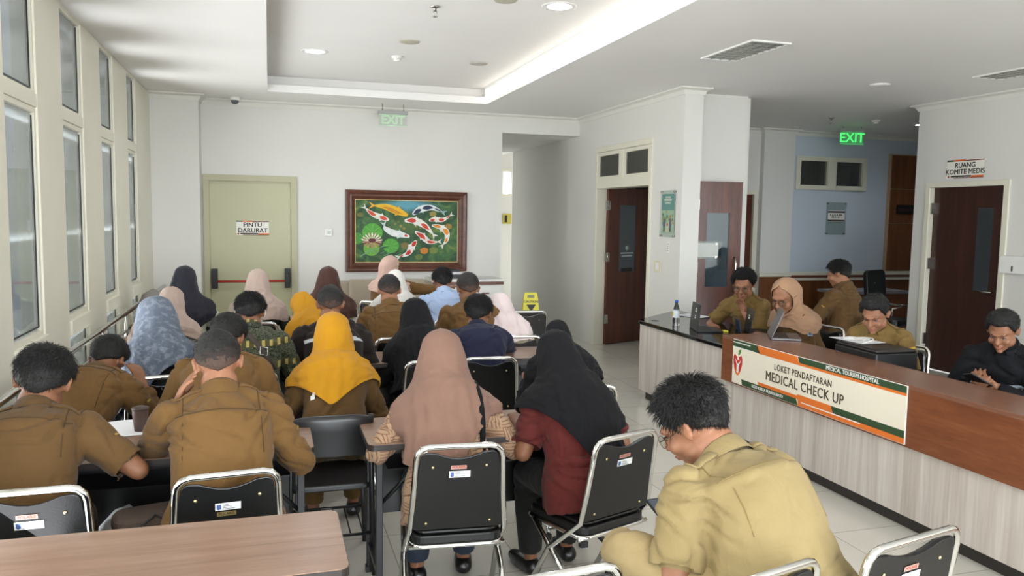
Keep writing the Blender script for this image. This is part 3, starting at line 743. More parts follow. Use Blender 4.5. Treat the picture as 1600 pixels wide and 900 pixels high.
def make_chair(label, group=None, plastic=False, st=True, low=False, w=.345, tall=.83, dip=True):
    """chrome tube folding chair; origin on the floor under the seat centre, sitter faces +y"""
    t = empty('folding_chair', label=label, cat='chair', group=group)
    r = .0125; hw = w/2; hb = hw+.02
    lean = .17
    def bk(x, z): return (x, -.17-(z-.45)*lean, z)         # plane of the backrest
    # back frame: inverted U running down to the front feet
    pts = [(-hb-.012, .19, .012), (-hb-.01, .02, .30), bk(-hb, .47)]
    zc = tall-.05
    pts += [bk(-hb+(hb-hw)*.6, .62), bk(-hw, zc)]
    for a in (30, 60, 90): pts.append(bk(-hw+.05-.05*math.cos(math.radians(a)), zc+.05*math.sin(math.radians(a))))
    pts += [(-x, y, z) for x, y, z in reversed(pts)]
    k = MB(); k.tube(pts, r, M_chrome, 12); k.build('back_frame', t)
    # rear legs
    for s in (-1, 1):
        k = MB(); k.tube([(s*(hb+.004), .13, .40), (s*(hb+.012), -.06, .25), (s*(hb+.014), -.27, .014)], r, M_chrome, 10); lg = k.build('leg', t)
        k = MB(); k.tube([(s*(hb+.014), -.262, .03), (s*(hb+.014), -.275, .0)], .017, M_black, 10); k.build('rubber_foot', lg)
    for (y, z) in ((-.245, .055),):
        k = MB(); k.tube([(-hb-.012, y, z), (hb+.012, y, z)], .009, M_chrome, 8); k.build('stretcher', t)
    k = MB(); k.tube([(-hb-.004, -.165, .395), (hb+.004, -.165, .395)], .010, M_chrome, 8); k.build('stretcher', t)
    # back pad
    n = 10; P = []; Q = []
    m = M_padp if plastic else M_pad
    out = []
    wi = hw-.010
    z0, z1 = .47, tall-.018
    poly = []
    for (cx, cz, a0) in ((hb-.03, z0+.03, -90), (wi-.035, z1-.035, 0)):
        for q in range(5):
            a = math.radians(a0+90*q/4); poly.append((cx+.03*math.cos(a), cz+.03*math.sin(a)))
    if dip:
        for q in range(1, 8):
            u = q/8; x = (1-2*u)*(wi-.035); poly.append((x, z1-.005-.028*max(0, math.cos(x/(wi-.035)*math.pi*.62))))
    poly += [(-x, z) for x, z in reversed(poly[:10])]
    k = MB(); nn = len(poly)
    for off in (-.004, .026):
        pass
    rows = []
    for off, sh in ((-.007, .985), (-.009, .93)): pass
    vs = []; 
    for off, sh in ((.0, 1.0), (.012, 1.0), (.03, .93)):
        for x, z in poly:
            zz = .64+(z-.64)*sh; b = Vector(bk(x*sh, zz)); vs.append((b.x, b.y-.006+off, b.z))
    fs = [tuple(range(nn))]+[tuple(2*nn+i for i in range(nn))[::-1]]
    for l in (0, 1):
        for i in range(nn):
            j = (i+1) % nn; fs.append((l*nn+i, l*nn+j, (l+1)*nn+j, (l+1)*nn+i))
    k.add(vs, fs, m, False); bp = k.build('backrest', t, bevel=.003)
    for x, z in ((-hw*.62, tall-.085), (hw*.62, tall-.085), (-hw*.75, .50), (hw*.75, .50)):
        k = MB(); b = Vector(bk(x, z)); k.lathe([(0.0001, .006), (.005, .005), (.008, 0), (0.0001, 0)], M_bolt, 12, Matrix.Translation((b.x, b.y-.006, b.z)) @ Matrix.Rotation(math.pi/2+.16, 4, 'X')); k.build('bolt', bp)
    if st: stickers(bp, bk(0, tall-.115)[1]-.0075, tall-.118, low)
    # seat
    k = MB(); prof = rrect(-hw-.012, -.18, hw+.012, .2, .05)
    k.prism(prof, .405, .445, m); k.prism([(x*.94, y*.94) for x, y in prof], .445, .462, m); k.build('seat', t, bevel=.008)
    k = MB(); k.tube([(x*1.01, y*1.01, .40) for x, y in prof], .010, M_chrome, 8, closed=True); k.build('seat_frame', t)
    return t
def put(t, x, y, a=0): t.location = (x, y, 0); t.rotation_euler = (0, 0, math.radians(a)); return t
def chair_at(px, py, z=.83, a=0, **kw):
    """place by the picture position of its top rail"""
    p = onz(px, py, z); t = make_chair(**kw)
    off = Vector((0, -.17-(z-.45)*.17, 0)); off.rotate(Euler((0, 0, math.radians(a))))
    return put(t, p.x-off.x, p.y-off.y, a)
CH1 = chair_at(42, 768, a=2, label='black chrome chair at the left picture edge, in front of the left-hand man')
CH2 = chair_at(352, 738, a=2, label='black chrome chair with a brass maker tag behind the near bench man', low=True)
CH3 = chair_at(719, 697, a=2, w=.35, label='black chrome chair of the beige scarf woman at the near right bench', plastic=False)
CH4 = chair_at(946, 690, a=22, w=.36, label='black chrome chair turned to the left behind the maroon blouse woman')
chair_at(1432, 842, a=12, w=.42, label='empty black chrome chair in the bottom right corner')
chair_at(880, 897, a=6, label='black chrome chair barely showing at the bottom edge left of the khaki man')
CH5 = chair_at(1212, 894, a=14, label='black chrome chair under the heavy khaki man at the bottom edge')
G2 = 'chrome folding chairs in the front rows'
def fchair(px, py, label, z=.83, a=0, w=.35): return chair_at(px, py, z, a, label=label, group=G2, plastic=True, w=w, st=False)
fchair(824, 487, 'empty wrapped chrome chair at the aisle end beside the yellow caution stand', w=.40)
# dark plastic chair of the yellow scarf woman
def plastic_chair(px, py, label):
    p = onz(px, py, .80); t = empty('plastic_chair', (p.x, p.y+.2, 0), 0, label, 'chair')
    k = MB(); P = []
    for i in range(13):
        x = -.19+.38*i/12; row = []
        for z, d in ((.60, 0), (.66, -.005), (.72, -.012), (.775, -.02), (.795, -.012), (.80, 0), (.79, .008), (.72, .005), (.60, .012)):
            row.append((x, -.19+d-.05*(1-(x/.19)**2)*.5, z-.02*abs(x/.19)**4))
        P.append(row)
    k.grid(P, M_tframe); k.build('backrest', t, bevel=0)
    for s in (-1, 1):
        k = MB(); k.tube([(s*.185, -.19, .79), (s*.19, -.18, .45), (s*.20, -.22, 0)], .014, M_tframe, 8); k.build('leg', t)
        k = MB(); k.tube([(s*.185, .17, .44), (s*.20, .2, 0)], .014, M_tframe, 8); k.build('leg', t)
    k = MB(); k.prism(rrect(-.2, -.2, .2, .2, .05), .425, .455, M_tframe); k.build('seat', t, bevel=.008)
    k = MB(); k.tube([(-.195, -.19, .20), (.195, -.19, .20)], .008, M_tframe, 6)
    for q in range(6): k.tube([(-.15+q*.06, -.19, .20), (-.15+q*.06, .19, .20)], .004, M_tframe, 6)
    k.tube([(-.195, .19, .20), (.195, .19, .20)], .008, M_tframe, 6); k.build('book_basket', t)
    return t
plastic_chair(518, 648, 'dark plastic-backed chair under the near yellow scarf woman')

# reception counter
M_lam = woodm('grey_white_wood_laminate', [(.3, '#a1968c'), (.44, '#bdb2a8'), (.55, '#cbc2b9'), (.72, '#ddd6ce')], (5.5, 5.5, .22), rough=.4, nscale=2.0, rings=5, bump=.0)
M_ledge = woodm('walnut_laminate', [(.3, '#643620'), (.5, '#7a4528'), (.7, '#8b5636')], (2.5, .7, 6), rough=.35, nscale=2.0, rings=7, bump=.0)
M_ledget = woodm('walnut_laminate_top', [(.3, '#6b4636'), (.5, '#7b5442'), (.7, '#8b6350')], (5, .6, 5), rough=.25, nscale=2.0, rings=7, bump=.0)
M_gran = mat('black_granite', '#0b0b0c', .06, var=.5, nscale=120, spec=.6)
CX = 3.44; CY0, CY1 = -1.2, 6.95; CL = 5.44
t = empty('reception_counter', (CX, 3.0, 0), label='long reception counter with pale wood-grain front, black granite top and raised walnut ledge', cat='counter')
def cb(mb, name, par=t, **kw):
    me = mb.mesh(name); 
    bm = bmesh.new(); bm.from_mesh(me); bmesh.ops.translate(bm, verts=bm.verts, vec=(-CX, -3.0, 0)); bmesh.ops.recalc_face_normals(bm, faces=bm.faces); bm.to_mesh(me); bm.free()
    o = bpy.data.objects.new(name, me); COL.objects.link(o); o.parent = par
    if kw.get('bevel'): b = o.modifiers.new('bevel', 'BEVEL'); b.width = kw['bevel']; b.segments = 2; b.limit_method = 'ANGLE'
    return o
k = MB()
body = [(CX, CY0), (CX+.06, CY0), (CX+.06, CY1-.15), (4.22, 7.60), (4.22, 7.66), (CX+.02, CY1), (CX, CY1-.02)]
k.prism([(CX, CY0), (CX+.06, CY0), (CX+.06, CY1-.05), (4.20, 7.58), (4.16, 7.64), (CX, CY1)], .085, .725, M_lam); cb(k, 'front_panel')
k = MB(); k.prism([(CX+.05, CY0), (CX+.12, CY0), (CX+.12, CY1-.12), (4.2, 7.50), (4.16, 7.56), (CX+.05, CY1-.06)], 0, .085, mat('dark_plinth', '#2e2926', .4)); cb(k, 'plinth')
k = MB(); pts = [(CX-.02, CY0)]
pts = [(CX+.62, CY0), (CX+.62, 6.2), (4.24, 6.6), (4.24, 7.68)]
arc = [(CX-.02, 6.86), (CX-.018, 6.93), (CX, 6.985), (CX+.04, 7.03)]
pts += arc[::-1]+[(CX-.02, CY0)]
k.prism(pts, .725, .762, M_gran); cb(k, 'granite_top', bevel=.008)
k = MB(); k.box((CX+.10, CY0, .3), (CX+.13, 6.9, .725), M_lam)
for y in (-.5, 1.2, 2.9, 4.6, 6.3): k.box((CX+.13, y, 0.0), (CX+.55, y+.03, .725), M_lam)
cb(k, 'inner_panels')
k = MB(); k.box((CX-.028, CY0, .49), (CX, CL, .82), M_ledge); lf = cb(k, 'ledge_front')
k = MB(); k.box((CX-.03, CY0, .82), (CX+.36, CL, .845), M_ledget); cb(k, 'ledge_top', bevel=.002)
k = MB(); k.box((CX+.30, CY0, .762), (CX+.33, CL, .82), M_ledge); k.box((CX, CL-.03, .762), (CX+.30, CL, .82), M_ledge); cb(k, 'ledge_side')
k = MB(); k.lathe([(0.0001, .7625), (.035, .7625), (.035, .764), (0.0001, .764)], M_black, 20, Matrix.Translation((3.56, 6.87, 0))); cb(k, 'cable_hole')
# sign board on the counter front
SY0, SY1, SZ0, SZ1 = 3.53, 5.27, .505, .835
w = SY1-SY0; h = SZ1-SZ0
t = wall_item('counter_sign', 'long cream, orange and green MEDICAL CHECK UP board fixed on the counter front', 'sign', face_M((CX-.034, (SY0+SY1)/2, (SZ0+SZ1)/2), (0, -1, 0), (0, 0, 1)))
k = MB(); k.box((-w/2, -h/2, -.004), (w/2, h/2, .004), mat('sign_cream', '#efe6d3', .35, var=.01)); k.box((-w/2-.003, -h/2-.003, -.004), (w/2+.003, h/2+.003, .002), M_white); bd = k.build('board', t)
k = MB()
def quad(x0, x1, y0, y1, m, d=.0045, sk=0, sk2=None):
    sk2 = sk if sk2 is None else sk2
    k.prism([(x0, y0), (x1, y0), (x1+sk2, y1), (x0+sk, y1)], .003, d, m)
X = lambda u: -w/2+u*w
Y = lambda v: h/2-v*h
G3 = M_gr; O3 = mat('sign_bright_orange', '#e2762c', .4, var=.02)
quad(X(0), X(.19), Y(.10), Y(0), G3, .0045, 0, -.02); quad(X(.0), X(.13), Y(.065), Y(.045), M_white, .0055); quad(X(0), X(.2), Y(.16), Y(.10), G3, .0045, 0, -.015); quad(X(.0), X(.145), Y(.175), Y(.155), M_white, .0055)
quad(X(.19), X(.46), Y(.17), Y(0), O3, .0045, -.025); quad(X(.46), X(1), Y(.12), Y(0), G3, .005, -.02, 0); quad(X(.44), X(1), Y(.17), Y(.12), O3, .0048)
quad(X(.08), X(.46), Y(1), Y(.87), G3, .0045, -.015, -.02); quad(X(.2), X(.46), Y(.87), Y(.80), O3, .0045, -.015, -.0)
quad(X(.46), X(.66), Y(.92), Y(.77), O3, .0046, -.01, -.02); quad(X(.66), X(1), Y(.90), Y(.77), G3, .0047, -.02, 0); quad(X(.46), X(1), Y(1), Y(.90), O3, .0045)
quad(X(.48), X(.80), Y(.925), Y(.905), M_white, .0055)
k.build('stripes', bd)
k = MB(); ink = mat('sign_ink', '#4b4433', .5)
text_mb('LOKET PENDAFTARAN', .062, ink, Matrix.Translation((X(.475), Y(.36), .005)), .0005, .0018, k, .86, space=1.12)
text_mb('MEDICAL CHECK UP', .092, ink, Matrix.Translation((X(.48), Y(.60), .005)), .0005, .0022, k, .9, space=1.08)
text_mb('MEDICAL TOURISM HOSPITAL', .037, M_white, Matrix.Translation((X(.745), Y(.06), .0055)), .0005, .0012, k, .93)
text_mb('RSUD KARSA HUSADA BATU', .031, M_white, Matrix.Translation((X(.26), Y(.935), .0055)), .0005, .001, k, .93)
k.build('lettering', bd)
# apple-shaped emblem
k = MB(); ax, ay = X(.042), Y(.53)
rd = mat('emblem_red', '#c8352a', .4); og = mat('emblem_orange', '#e8793a', .4)
def blob(pts, m, d): k.prism([(ax+x*h, ay+y*h) for x, y in pts], .003, d, m)
blob([(-.14, .20), (-.05, .15), (.0, .13), (.06, .16), (.13, .20), (.17, .12), (.17, 0), (.13, -.13), (.06, -.24), (0, -.28), (-.08, -.24), (-.15, -.12), (-.18, .02), (-.18, .13)], rd, .0052)
blob([(-.17, -.02), (-.14, -.14), (-.07, -.25), (0, -.29), (.06, -.25), (.12, -.16), (.02, -.22), (-.08, -.16), (-.13, -.06)], og, .0056)
blob([(-.11, .1), (-.07, .02), (-.04, -.03), (-.04, -.2), (.0, -.23), (.04, -.2), (.05, -.03), (.09, .03), (.13, .1), (.06, .03), (.0, -.01), (-.05, .03)], M_white, .006)
k.lathe([(.013, .003), (.013, .0062)], M_white, 14, Matrix.Translation((ax+.003, ay+.035, 0)))
blob([(0, .2), (.02, .3), (.07, .33), (.11, .33), (.1, .26), (.06, .21), (.02, .19)], mat('emblem_leaf', '#4d8a35', .4), .0054)
k.build('emblem', bd)

# things on the counter
M_lap = mat('laptop_black', '#17181b', .35, metal=.2); M_lapg = mat('laptop_grey', '#6d6a6b', .35, metal=.5); M_navy = mat('folder_navy', '#1c2c46', .5)
def laptop(x, y, z, a, label, m, open_a, w=.33, d=.22, stick=(), logo=False):
    t = empty('laptop', (x, y, z), math.radians(a), label, 'laptop')
    k = MB(); k.prism(rrect(-w/2, -d, w/2, 0, .012), 0.002, .016, m); b = k.build('base', t, bevel=.002)
    k = MB(); k.box((-w/2+.02, -d+.09, .016), (w/2-.02, -.02, .0175), M_black)
    for i in range(5):
        for j in range(13): k.box((-w/2+.025+j*(w-.05)/13, -d+.095+i*.02, .0175), (-w/2+.025+(j+.85)*(w-.05)/13, -d+.11+i*.02, .0185), M_dark)
    k.build('keyboard', b)
    M = Matrix.Translation((0, 0, .012)) @ Matrix.Rotation(math.radians(open_a), 4, 'X')
    k = MB(); k.prism(rrect(-w/2, 0, w/2, d, .012), 0, .008, m, M); ld = k.build('lid', t, bevel=.002)
    k = MB(); k.box((-w/2+.012, .015, .008), (w/2-.012, d-.012, .0088), emis('laptop_screen', '#9fb4c8', .35, '#11151a'), M); k.build('screen', ld)
    if stick or logo:
        k = MB()
        for sx, sy, sw, sh in stick: k.box((sx-sw/2, sy-sh/2, -.001), (sx+sw/2, sy+sh/2, 0), M_stick, M); k.box((sx-sw*.4, sy-sh*.1, -.0015), (sx+sw*.3, sy+sh*.2, -.001), M_grey, M)
        if logo: k.box((.06, d*.72, -.001), (.09, d*.8, 0), M_dark, M)
        k.build('stickers', ld)
    return t
# local +y is the lid side (towards the hall), the user sits on local -y
p = onz(1083, 515, .764); laptop(p.x, p.y, .762, 72, 'black laptop with two white stickers beside the water bottle', M_lap, 108-12, .34, .23, stick=((-.02, .17, .05, .035), (-.015, .11, .03, .028)))
p = onz(1152, 519, .764); laptop(p.x+.08, p.y-.02, .762, 66, 'small black laptop with a white sticker in front of the man with glasses', M_lap, 108-10, .30, .2, stick=((.0, .13, .055, .035),))
p = onz(1205, 526, .846); laptop(p.x-.02, p.y+.0, .845, 60, 'grey laptop on the walnut ledge in front of the beige scarf woman', M_lapg, 112, .33, .225, logo=True)
p = onz(1150, 515, .764)
t = empty('folder', (p.x+.03, p.y-.06, .762), math.radians(66), 'dark navy folder standing against the small black laptop', 'folder'); k = MB(); k.box((-.12, .03, .0), (.12, .04, .11), M_navy, Matrix.Rotation(-.15, 4, 'X')); k.box((-.12, .026, .0), (.12, .03, .11), M_dark, Matrix.Rotation(-.15, 4, 'X')); k.build('cover', t, bevel=.002)
p = onz(1131, 518, .764)
for i, (dx, dy, c, lb) in enumerate(((0, 0, '#e8d84a', 'yellow sticky note pad on the granite beside the ledge end'), (.02, .16, '#7c3b30', 'small red-brown item on the granite near the black laptop'))):
    k = MB(); k.prism(rrect(-.03, -.03, .03, .03, .006), 0, .012, mat('note_'+c[1:], c, .6)); tag(k.build('note_pad', loc=(p.x+dx, p.y+dy, .762), bevel=.002), lb, 'note pad')
# water bottle
p = onz(1056, 508, .764)
t = empty('water_bottle', (p.x, p.y, .762), label='clear plastic water bottle with blue cap standing on the granite', cat='bottle')
cl = bpy.data.materials.new('clear_plastic'); q = NT(cl); q.b.inputs['Transmission Weight'].default_value = 1; q.b.inputs['Roughness'].default_value = .03; q.b.inputs['IOR'].default_value = 1.33; q.b.inputs['Base Color'].default_value = (.93, .96, 1, 1)
k = MB(); k.lathe([(.0001, 0), (.03, 0), (.034, .01), (.032, .03), (.034, .05), (.031, .07), (.034, .09), (.034, .13), (.03, .15), (.018, .19), (.013, .2), (.013, .215), (.0001, .215)], cl, 24); k.build('bottle_body', t)
k = MB(); k.lathe([(.0001, .213), (.0155, .213), (.0155, .235), (.0001, .237)], mat('cap_blue', '#2f5fae', .4), 20); k.build('cap', t)
k = MB(); k.lathe([(.0345, .075), (.0352, .08), (.0352, .135), (.0345, .14)], mat('bottle_label', '#d9dde3', .4), 24, cap=False)
k.box((-.037, -.012, .09), (-.0352, .012, .125), mat('label_yellow', '#c9b440', .5)); k.build('bottle_label', t)
def paper(x, y, z, a, label, w=.21, l=.297, n=1, col=None, name='paper_sheet'):
    k = MB()
    for i in range(n):
        M = Matrix.Rotation(random.uniform(-.05, .05), 4, 'Z')
        P = [[M @ Vector((w*(u/6-.5), l*(v/6-.5), .0008+i*.0012+.004*math.sin(u*.9+i)*(.2+.4*v/6)*(1 if i == n-1 else .2))) for v in range(7)] for u in range(7)]
        k.grid(P, col or mat('paper', '#e6e6ea', .7, var=.01))
    o = k.build(name, loc=(x, y, z)); o.rotation_euler = (0, 0, math.radians(a)); return tag(o, label, 'paper')
paper(4.12, 7.12, .7625, 20, 'white papers lying on the granite beside the two-sticker laptop', n=4)
# printer
p0 = onz(1302, 548, .762+.0); 
t = empty('printer', (3.98, 4.42, .762), math.radians(90-4), 'black box printer standing behind the counter sign', 'printer')
k = MB(); k.box((-.22, -.15, 0), (.22, .17, .125), M_black); k.box((-.215, -.145, .125), (.215, .165, .145), M_dark); k.build('body', t, bevel=.01)
k = MB(); k.box((-.17, -.155, .03), (.17, -.15, .07), M_dark); k.box((-.16, .02, .145), (.16, .16, .15), M_dark); k.build('tray', t, bevel=.002)
k = MB(); k.box((-.205, .17, .03), (-.16, .172, .06), M_stick); k.box((-.2, .172, .035), (-.17, .1725, .055), M_or); k.box((.17, .17, .05), (.205, .172, .08), M_blue); k.build('label', t)
paper(3.97, 4.60, .913, 5, 'white sheet lying on top of the black printer', .21, .32, 2)
k = MB()
pts = [Vector((3.93+.05*math.sin(i*.8), 4.50+.012*i*math.cos(i*.5), .925+.012*math.sin(i*.9)+.004)) for i in range(16)]
k.tube(pts, .004, M_white, 6); k.tube([p+Vector((.015, .02*math.sin(i), .006)) for i, p in enumerate(pts[3:13])], .004, M_white, 6)
tag(k.build('white_cable'), 'coiled white cable on top of the printer', 'cable')

# chairs behind the counter (sitters face -x: rotate +90)
def cchair(x, y, a, label, plastic=True, z=.86):
    t = make_chair(label, 'chairs behind the reception counter', plastic, st=False, w=.36, tall=z); return put(t, x, y, a)
cchair(4.42, 4.08, 78, 'empty black chrome chair between the khaki man and the phone man')
# office chair in the hall
t = empty('office_chair', (7.68, 8.35, 0), math.radians(20), 'black office chair with tall padded back in the hall behind the reception', 'chair')
k = MB(); k.prism(rrect(-.23, .5-.48+.36-.36, .23, .62, .08), 0, .07, M_pad, Matrix.Translation((0, .2, .50)) @ Matrix.Rotation(math.radians(84), 4, 'X')); k.build('backrest', t, bevel=.02)
k = MB(); k.prism(rrect(-.24, -.24, .24, .24, .08), .43, .51, M_pad); k.build('seat', t, bevel=.02)
k = MB(); k.tube([(0, 0, .43), (0, 0, .10)], .028, M_chrome, 12)
k.build('gas_lift', t)
for q in range(5):
    a = q*2*math.pi/5; k = MB(); k.tube([(0, 0, .11), (.28*math.cos(a), .28*math.sin(a), .07)], .02, M_black, 8); b = k.build('base_arm', t)
    k = MB(); k.lathe([(.0001, -.02), (.028, -.02), (.028, .02), (.0001, .02)], M_black, 14, Matrix.Translation((.28*math.cos(a), .28*math.sin(a), .03)) @ Matrix.Rotation(math.pi/2, 4, 'X')); k.build('caster', b)
for s in (-1, 1):
    k = MB(); k.tube([(s*.24, .1, .46), (s*.29, .1, .6), (s*.29, -.1, .66), (s*.28, .14, .66)], .014, M_chrome, 8); k.build('armrest', t)
# desk of the back-turned man, in the hall
t = empty('desk', (5.55, 7.35, 0), math.radians(15), 'small brown desk behind the reception where the back-turned man writes', 'desk')
k = MB(); k.box((-.5, -.3, .70), (.5, .3, .735), M_ledge); k.build('top', t, bevel=.004)
for sx in (-1, 1):
    k = MB(); k.box((sx*.47-.015, -.28, 0), (sx*.47+.015, .28, .70), M_ledge); k.build('side_panel', t)
t = empty('cabinet', (8.6, 9.9, 0), 0, 'low brown cabinet with grey top at the far end of the hall', 'cabinet')
k = MB(); k.box((-.6, -.25, 0), (.6, .25, .68), M_panel); k.build('body', t, bevel=.005)
k = MB(); k.box((-.62, -.27, .68), (.62, .26, .72), mat('grey_top', '#8f8d93', .4)); k.build('top', t)
for x in (-.3, .3):
    k = MB(); k.box((x-.28, -.262, .04), (x+.28, -.25, .64), M_ledge); d = k.build('door', t, bevel=.003)
    k = MB(); k.tube([(x+.2*(-1 if x > 0 else 1), -.275, .34), (x+.2*(-1 if x > 0 else 1), -.275, .44)], .006, M_steel, 8); k.build('handle', d)

# sofa along the back wall
M_sofa = mat('beige_sofa_fabric', '#a39683', .8, var=.04, nscale=10, bump=.1, bscale=200, sheen=.2)
sx0 = ony(525, 429, 10.55).x; sx1 = ony(676, 435, 10.55).x
t = empty('sofa', ((sx0+sx1)/2, 10.25, 0), 0, 'beige sofa against the back wall under the koi painting', 'sofa')
L = (sx1-sx0)
k = MB(); k.box((-L/2, .1, .12), (L/2, .44, .86), M_sofa); k.build('back', t, bevel=.03, seg=3)
k = MB(); k.box((-L/2, -.35, .10), (L/2, .12, .30), M_sofa); k.build('base', t, bevel=.02)
for i in range(2):
    k = MB(); k.box((-L/2+.14+i*(L-.28)/2+.005, -.38, .30), (-L/2+.14+(i+1)*(L-.28)/2-.005, .1, .45), M_sofa); k.build('seat_cushion', t, bevel=.04, seg=3)
    k = MB(); k.box((-L/2+.14+i*(L-.28)/2+.005, .02, .45), (-L/2+.14+(i+1)*(L-.28)/2-.005, .14, .90), M_sofa); k.build('back_cushion', t, bevel=.03, seg=3)
for s in (-1, 1):
    k = MB(); k.box((s*L/2-s*.14, -.38, .1), (s*L/2, .3, .62), M_sofa); k.build('armrest', t, bevel=.03, seg=3)
    for y in (-.3, .38): 
        k = MB(); k.box((s*(L/2-.1)-.03, y-.03, 0), (s*(L/2-.1)+.03, y+.03, .12), M_dark); k.build('leg', t)
# white cabinet to its right with brown edge, pile of folders
a = ony(672, 440, 10.45); b = ony(779, 440, 10.45)
t = empty('white_cabinet', ((a.x+b.x)/2, 10.45, 0), 0, 'low white cabinet with a brown top strip right of the sofa', 'cabinet')
L = b.x-a.x; zt = a.z
k = MB(); k.box((-L/2, -.2, 0), (L/2, .28, .86), M_white); k.build('body', t, bevel=.004)
k = MB(); k.box((-L/2-.01, -.22, .86), (L/2+.01, .28, .90), M_white); k.box((-L/2-.01, -.225, .825), (L/2+.01, -.2, .865), mat('brown_strip', '#6b4334', .4)); k.build('top', t)
for i in (-1, 1):
    k = MB(); k.box((i*L/4-L/4+.01, -.212, .05), (i*L/4+L/4-.01, -.2, .81), M_white); d = k.build('door', t, bevel=.003)
    k = MB(); k.box((i*L/4-.05, -.225, .70), (i*L/4+.05, -.212, .72), mat('brown_strip', '#6b4334', .4)); k.build('handle', d)
for i, (z, c, lb) in enumerate(((.90, '#2b2b30', 'dark flat box lowest in the pile on the white cabinet'), (.955, '#c9c9cb', 'grey file box in the middle of the pile on the white cabinet'), (.99, '#26262b', 'black binder topmost of the pile on the white cabinet'))):
    k = MB(); k.box((-.14+.01*i, -.1, 0), (.14-.02*i, .1, (.055, .035, .03)[i]), mat('file_'+c[1:], c, .5)); tag(k.build('file_box', loc=(a.x+.28, 10.45, z), bevel=.004), lb, 'file box')
for i in range(3):
    paper((a.x+b.x)/2+.15+i*.02, 10.4-.03*i, .9005+.0016*i, i*17, ('loose white sheet lowest on the white cabinet', 'loose white sheet in the middle on the white cabinet', 'loose white sheet topmost on the white cabinet')[i])
# yellow caution stand
p = ony(829, 475, 9.3)
t = empty('caution_stand', (p.x, 9.3, 0), math.radians(-8), 'yellow CAUTION floor stand against the dark things by the corridor', 'caution sign')
zt = ony(829, 457, 9.3).z
M_yel = mat('caution_yellow', '#d9cf1c', .4, var=.04)
for s in (-1, 1):
    M = Matrix.Translation((0, s*.005, zt)) @ Matrix.Rotation(s*.16, 4, 'X')
    k = MB(); hgt = zt/math.cos(.16)
    poly = [(-.075, 0), (.075, 0), (.10, -.12), (.15, -hgt+.02), (.1, -hgt+.02), (.09, -hgt+.06), (-.09, -hgt+.06), (-.1, -hgt+.02), (-.15, -hgt+.02), (-.10, -.12)]
    MM = M @ Matrix.Rotation(math.pi/2, 4, 'X')
    if True:
        # frame with a hand slot
        k.prism([(-.075, 0), (.075, 0), (.082, -.03), (-.082, -.03)], -.006, .006, M_yel, MM)
        k.prism([(-.082, -.03), (-.04, -.03), (-.045, -.065), (-.088, -.065)], -.006, .006, M_yel, MM); k.prism([(.04, -.03), (.082, -.03), (.088, -.065), (.045, -.065)], -.006, .006, M_yel, MM)
        k.prism([(-.088, -.065), (.088, -.065), (.15, -hgt+.02), (.1, -hgt+.02), (.09, -hgt+.06), (-.09, -hgt+.06), (-.1, -hgt+.02), (-.15, -hgt+.02)], -.006, .006, M_yel, MM)
    pn = k.build('panel', t)
    if s == 1: continue
    k = MB(); text_mb('CAUTION', .04, M_ink, MM @ Matrix.Translation((0, -.115, .0065)), .0005, .002, k); k.build('lettering', pn)
    k = MB(); k.prism([(-.06, -.15), (.06, -.15), (0, -.24)], .0062, .0072, M_ink, MM); k.build('warning_triangle', pn)
# dark bin and stack next to it
p = ony(806, 482, 8.9)
t = empty('black_bin', (p.x+.12, 8.75, 0), 0, 'black waste bin behind the empty chair at the corridor mouth', 'bin')
k = MB(); k.lathe([(.0001, 0), (.15, 0), (.18, .5), (.19, .55)], M_black, 24, cap=False); k.build('bucket', t)
k = MB(); k.lathe([(.195, .54), (.19, .60), (.12, .64), (.0001, .65)], M_black, 24, cap=False); k.build('lid', t)
t = empty('black_bin', (p.x-.32, 9.6, 0), 0, 'dark low box beside the corridor opening, left of the waste bin', 'bin')
k = MB(); k.box((-.16, -.16, 0), (.16, .16, .7), mat('dark_brown_box', '#2f2420', .5)); k.build('bucket', t, bevel=.01)
k = MB(); k.box((-.17, -.17, .7), (.17, .17, .73), M_black); k.build('lid', t, bevel=.006)
# hand rail along the windows
t = empty('hand_rail', (-1.2, 4, 0), 0, 'chrome double hand rail running along the windows', 'hand rail')
def rt(mb, name): return mb.build(name, t)
k = MB(); k.tube([(-.01, -6, .845), (-.01, 6.3, .845)], .022, M_chrome, 12); k.build('top_rail', t)
k = MB(); k.tube([(-.01, -6, .69), (-.01, 6.3, .69)], .016, M_chrome, 12); k.build('lower_rail', t)
for y in (-4.4, -3.1, -1.8, -.45, .85, 1.6, 2.6, 3.6, 4.6, 5.6, 6.3):
    k = MB(); k.tube([(-.01, y, 0), (-.01, y, .84)], .015, M_steel, 10); k.lathe([(.0001, 0), (.04, 0), (.04, .008), (.0001, .008)], M_steel, 16, Matrix.Translation((-.01, y, 0))); k.build('post', t)
# bag and plush on the rail near the pillar
t = empty('backpack', (-1.12, 8.55, .45), 0, 'grey and brown bag hanging on the hand rail beside the pillar', 'bag')
mg = mat('bag_grey', '#8b8682', .8, bump=.4, bscale=40); mb_ = mat('bag_brown', '#6a4a3c', .8, bump=.4, bscale=40)
def blobmesh(name, par, c, r, m, seed=0, amp=.15, sub=3):
    bm = bmesh.new(); bmesh.ops.create_icosphere(bm, subdivisions=sub, radius=1)
    for v in bm.verts:
        n = 1+amp*noise.noise(v.co*2+Vector((seed, 0, 0))); v.co = Vector((c[0]+v.co.x*r[0]*n, c[1]+v.co.y*r[1]*n, c[2]+v.co.z*r[2]*n))
    for f in bm.faces: f.smooth = True
    me = bpy.data.meshes.new(name); bm.to_mesh(me); bm.free(); me.materials.append(m)
    o = bpy.data.objects.new(name, me); COL.objects.link(o); o.parent = par; return o
blobmesh('body', t, (0, 0, .33), (.12, .16, .18), mg, 1); blobmesh('pocket', t, (-.02, -.15, .28), (.09, .06, .10), mb_, 2)
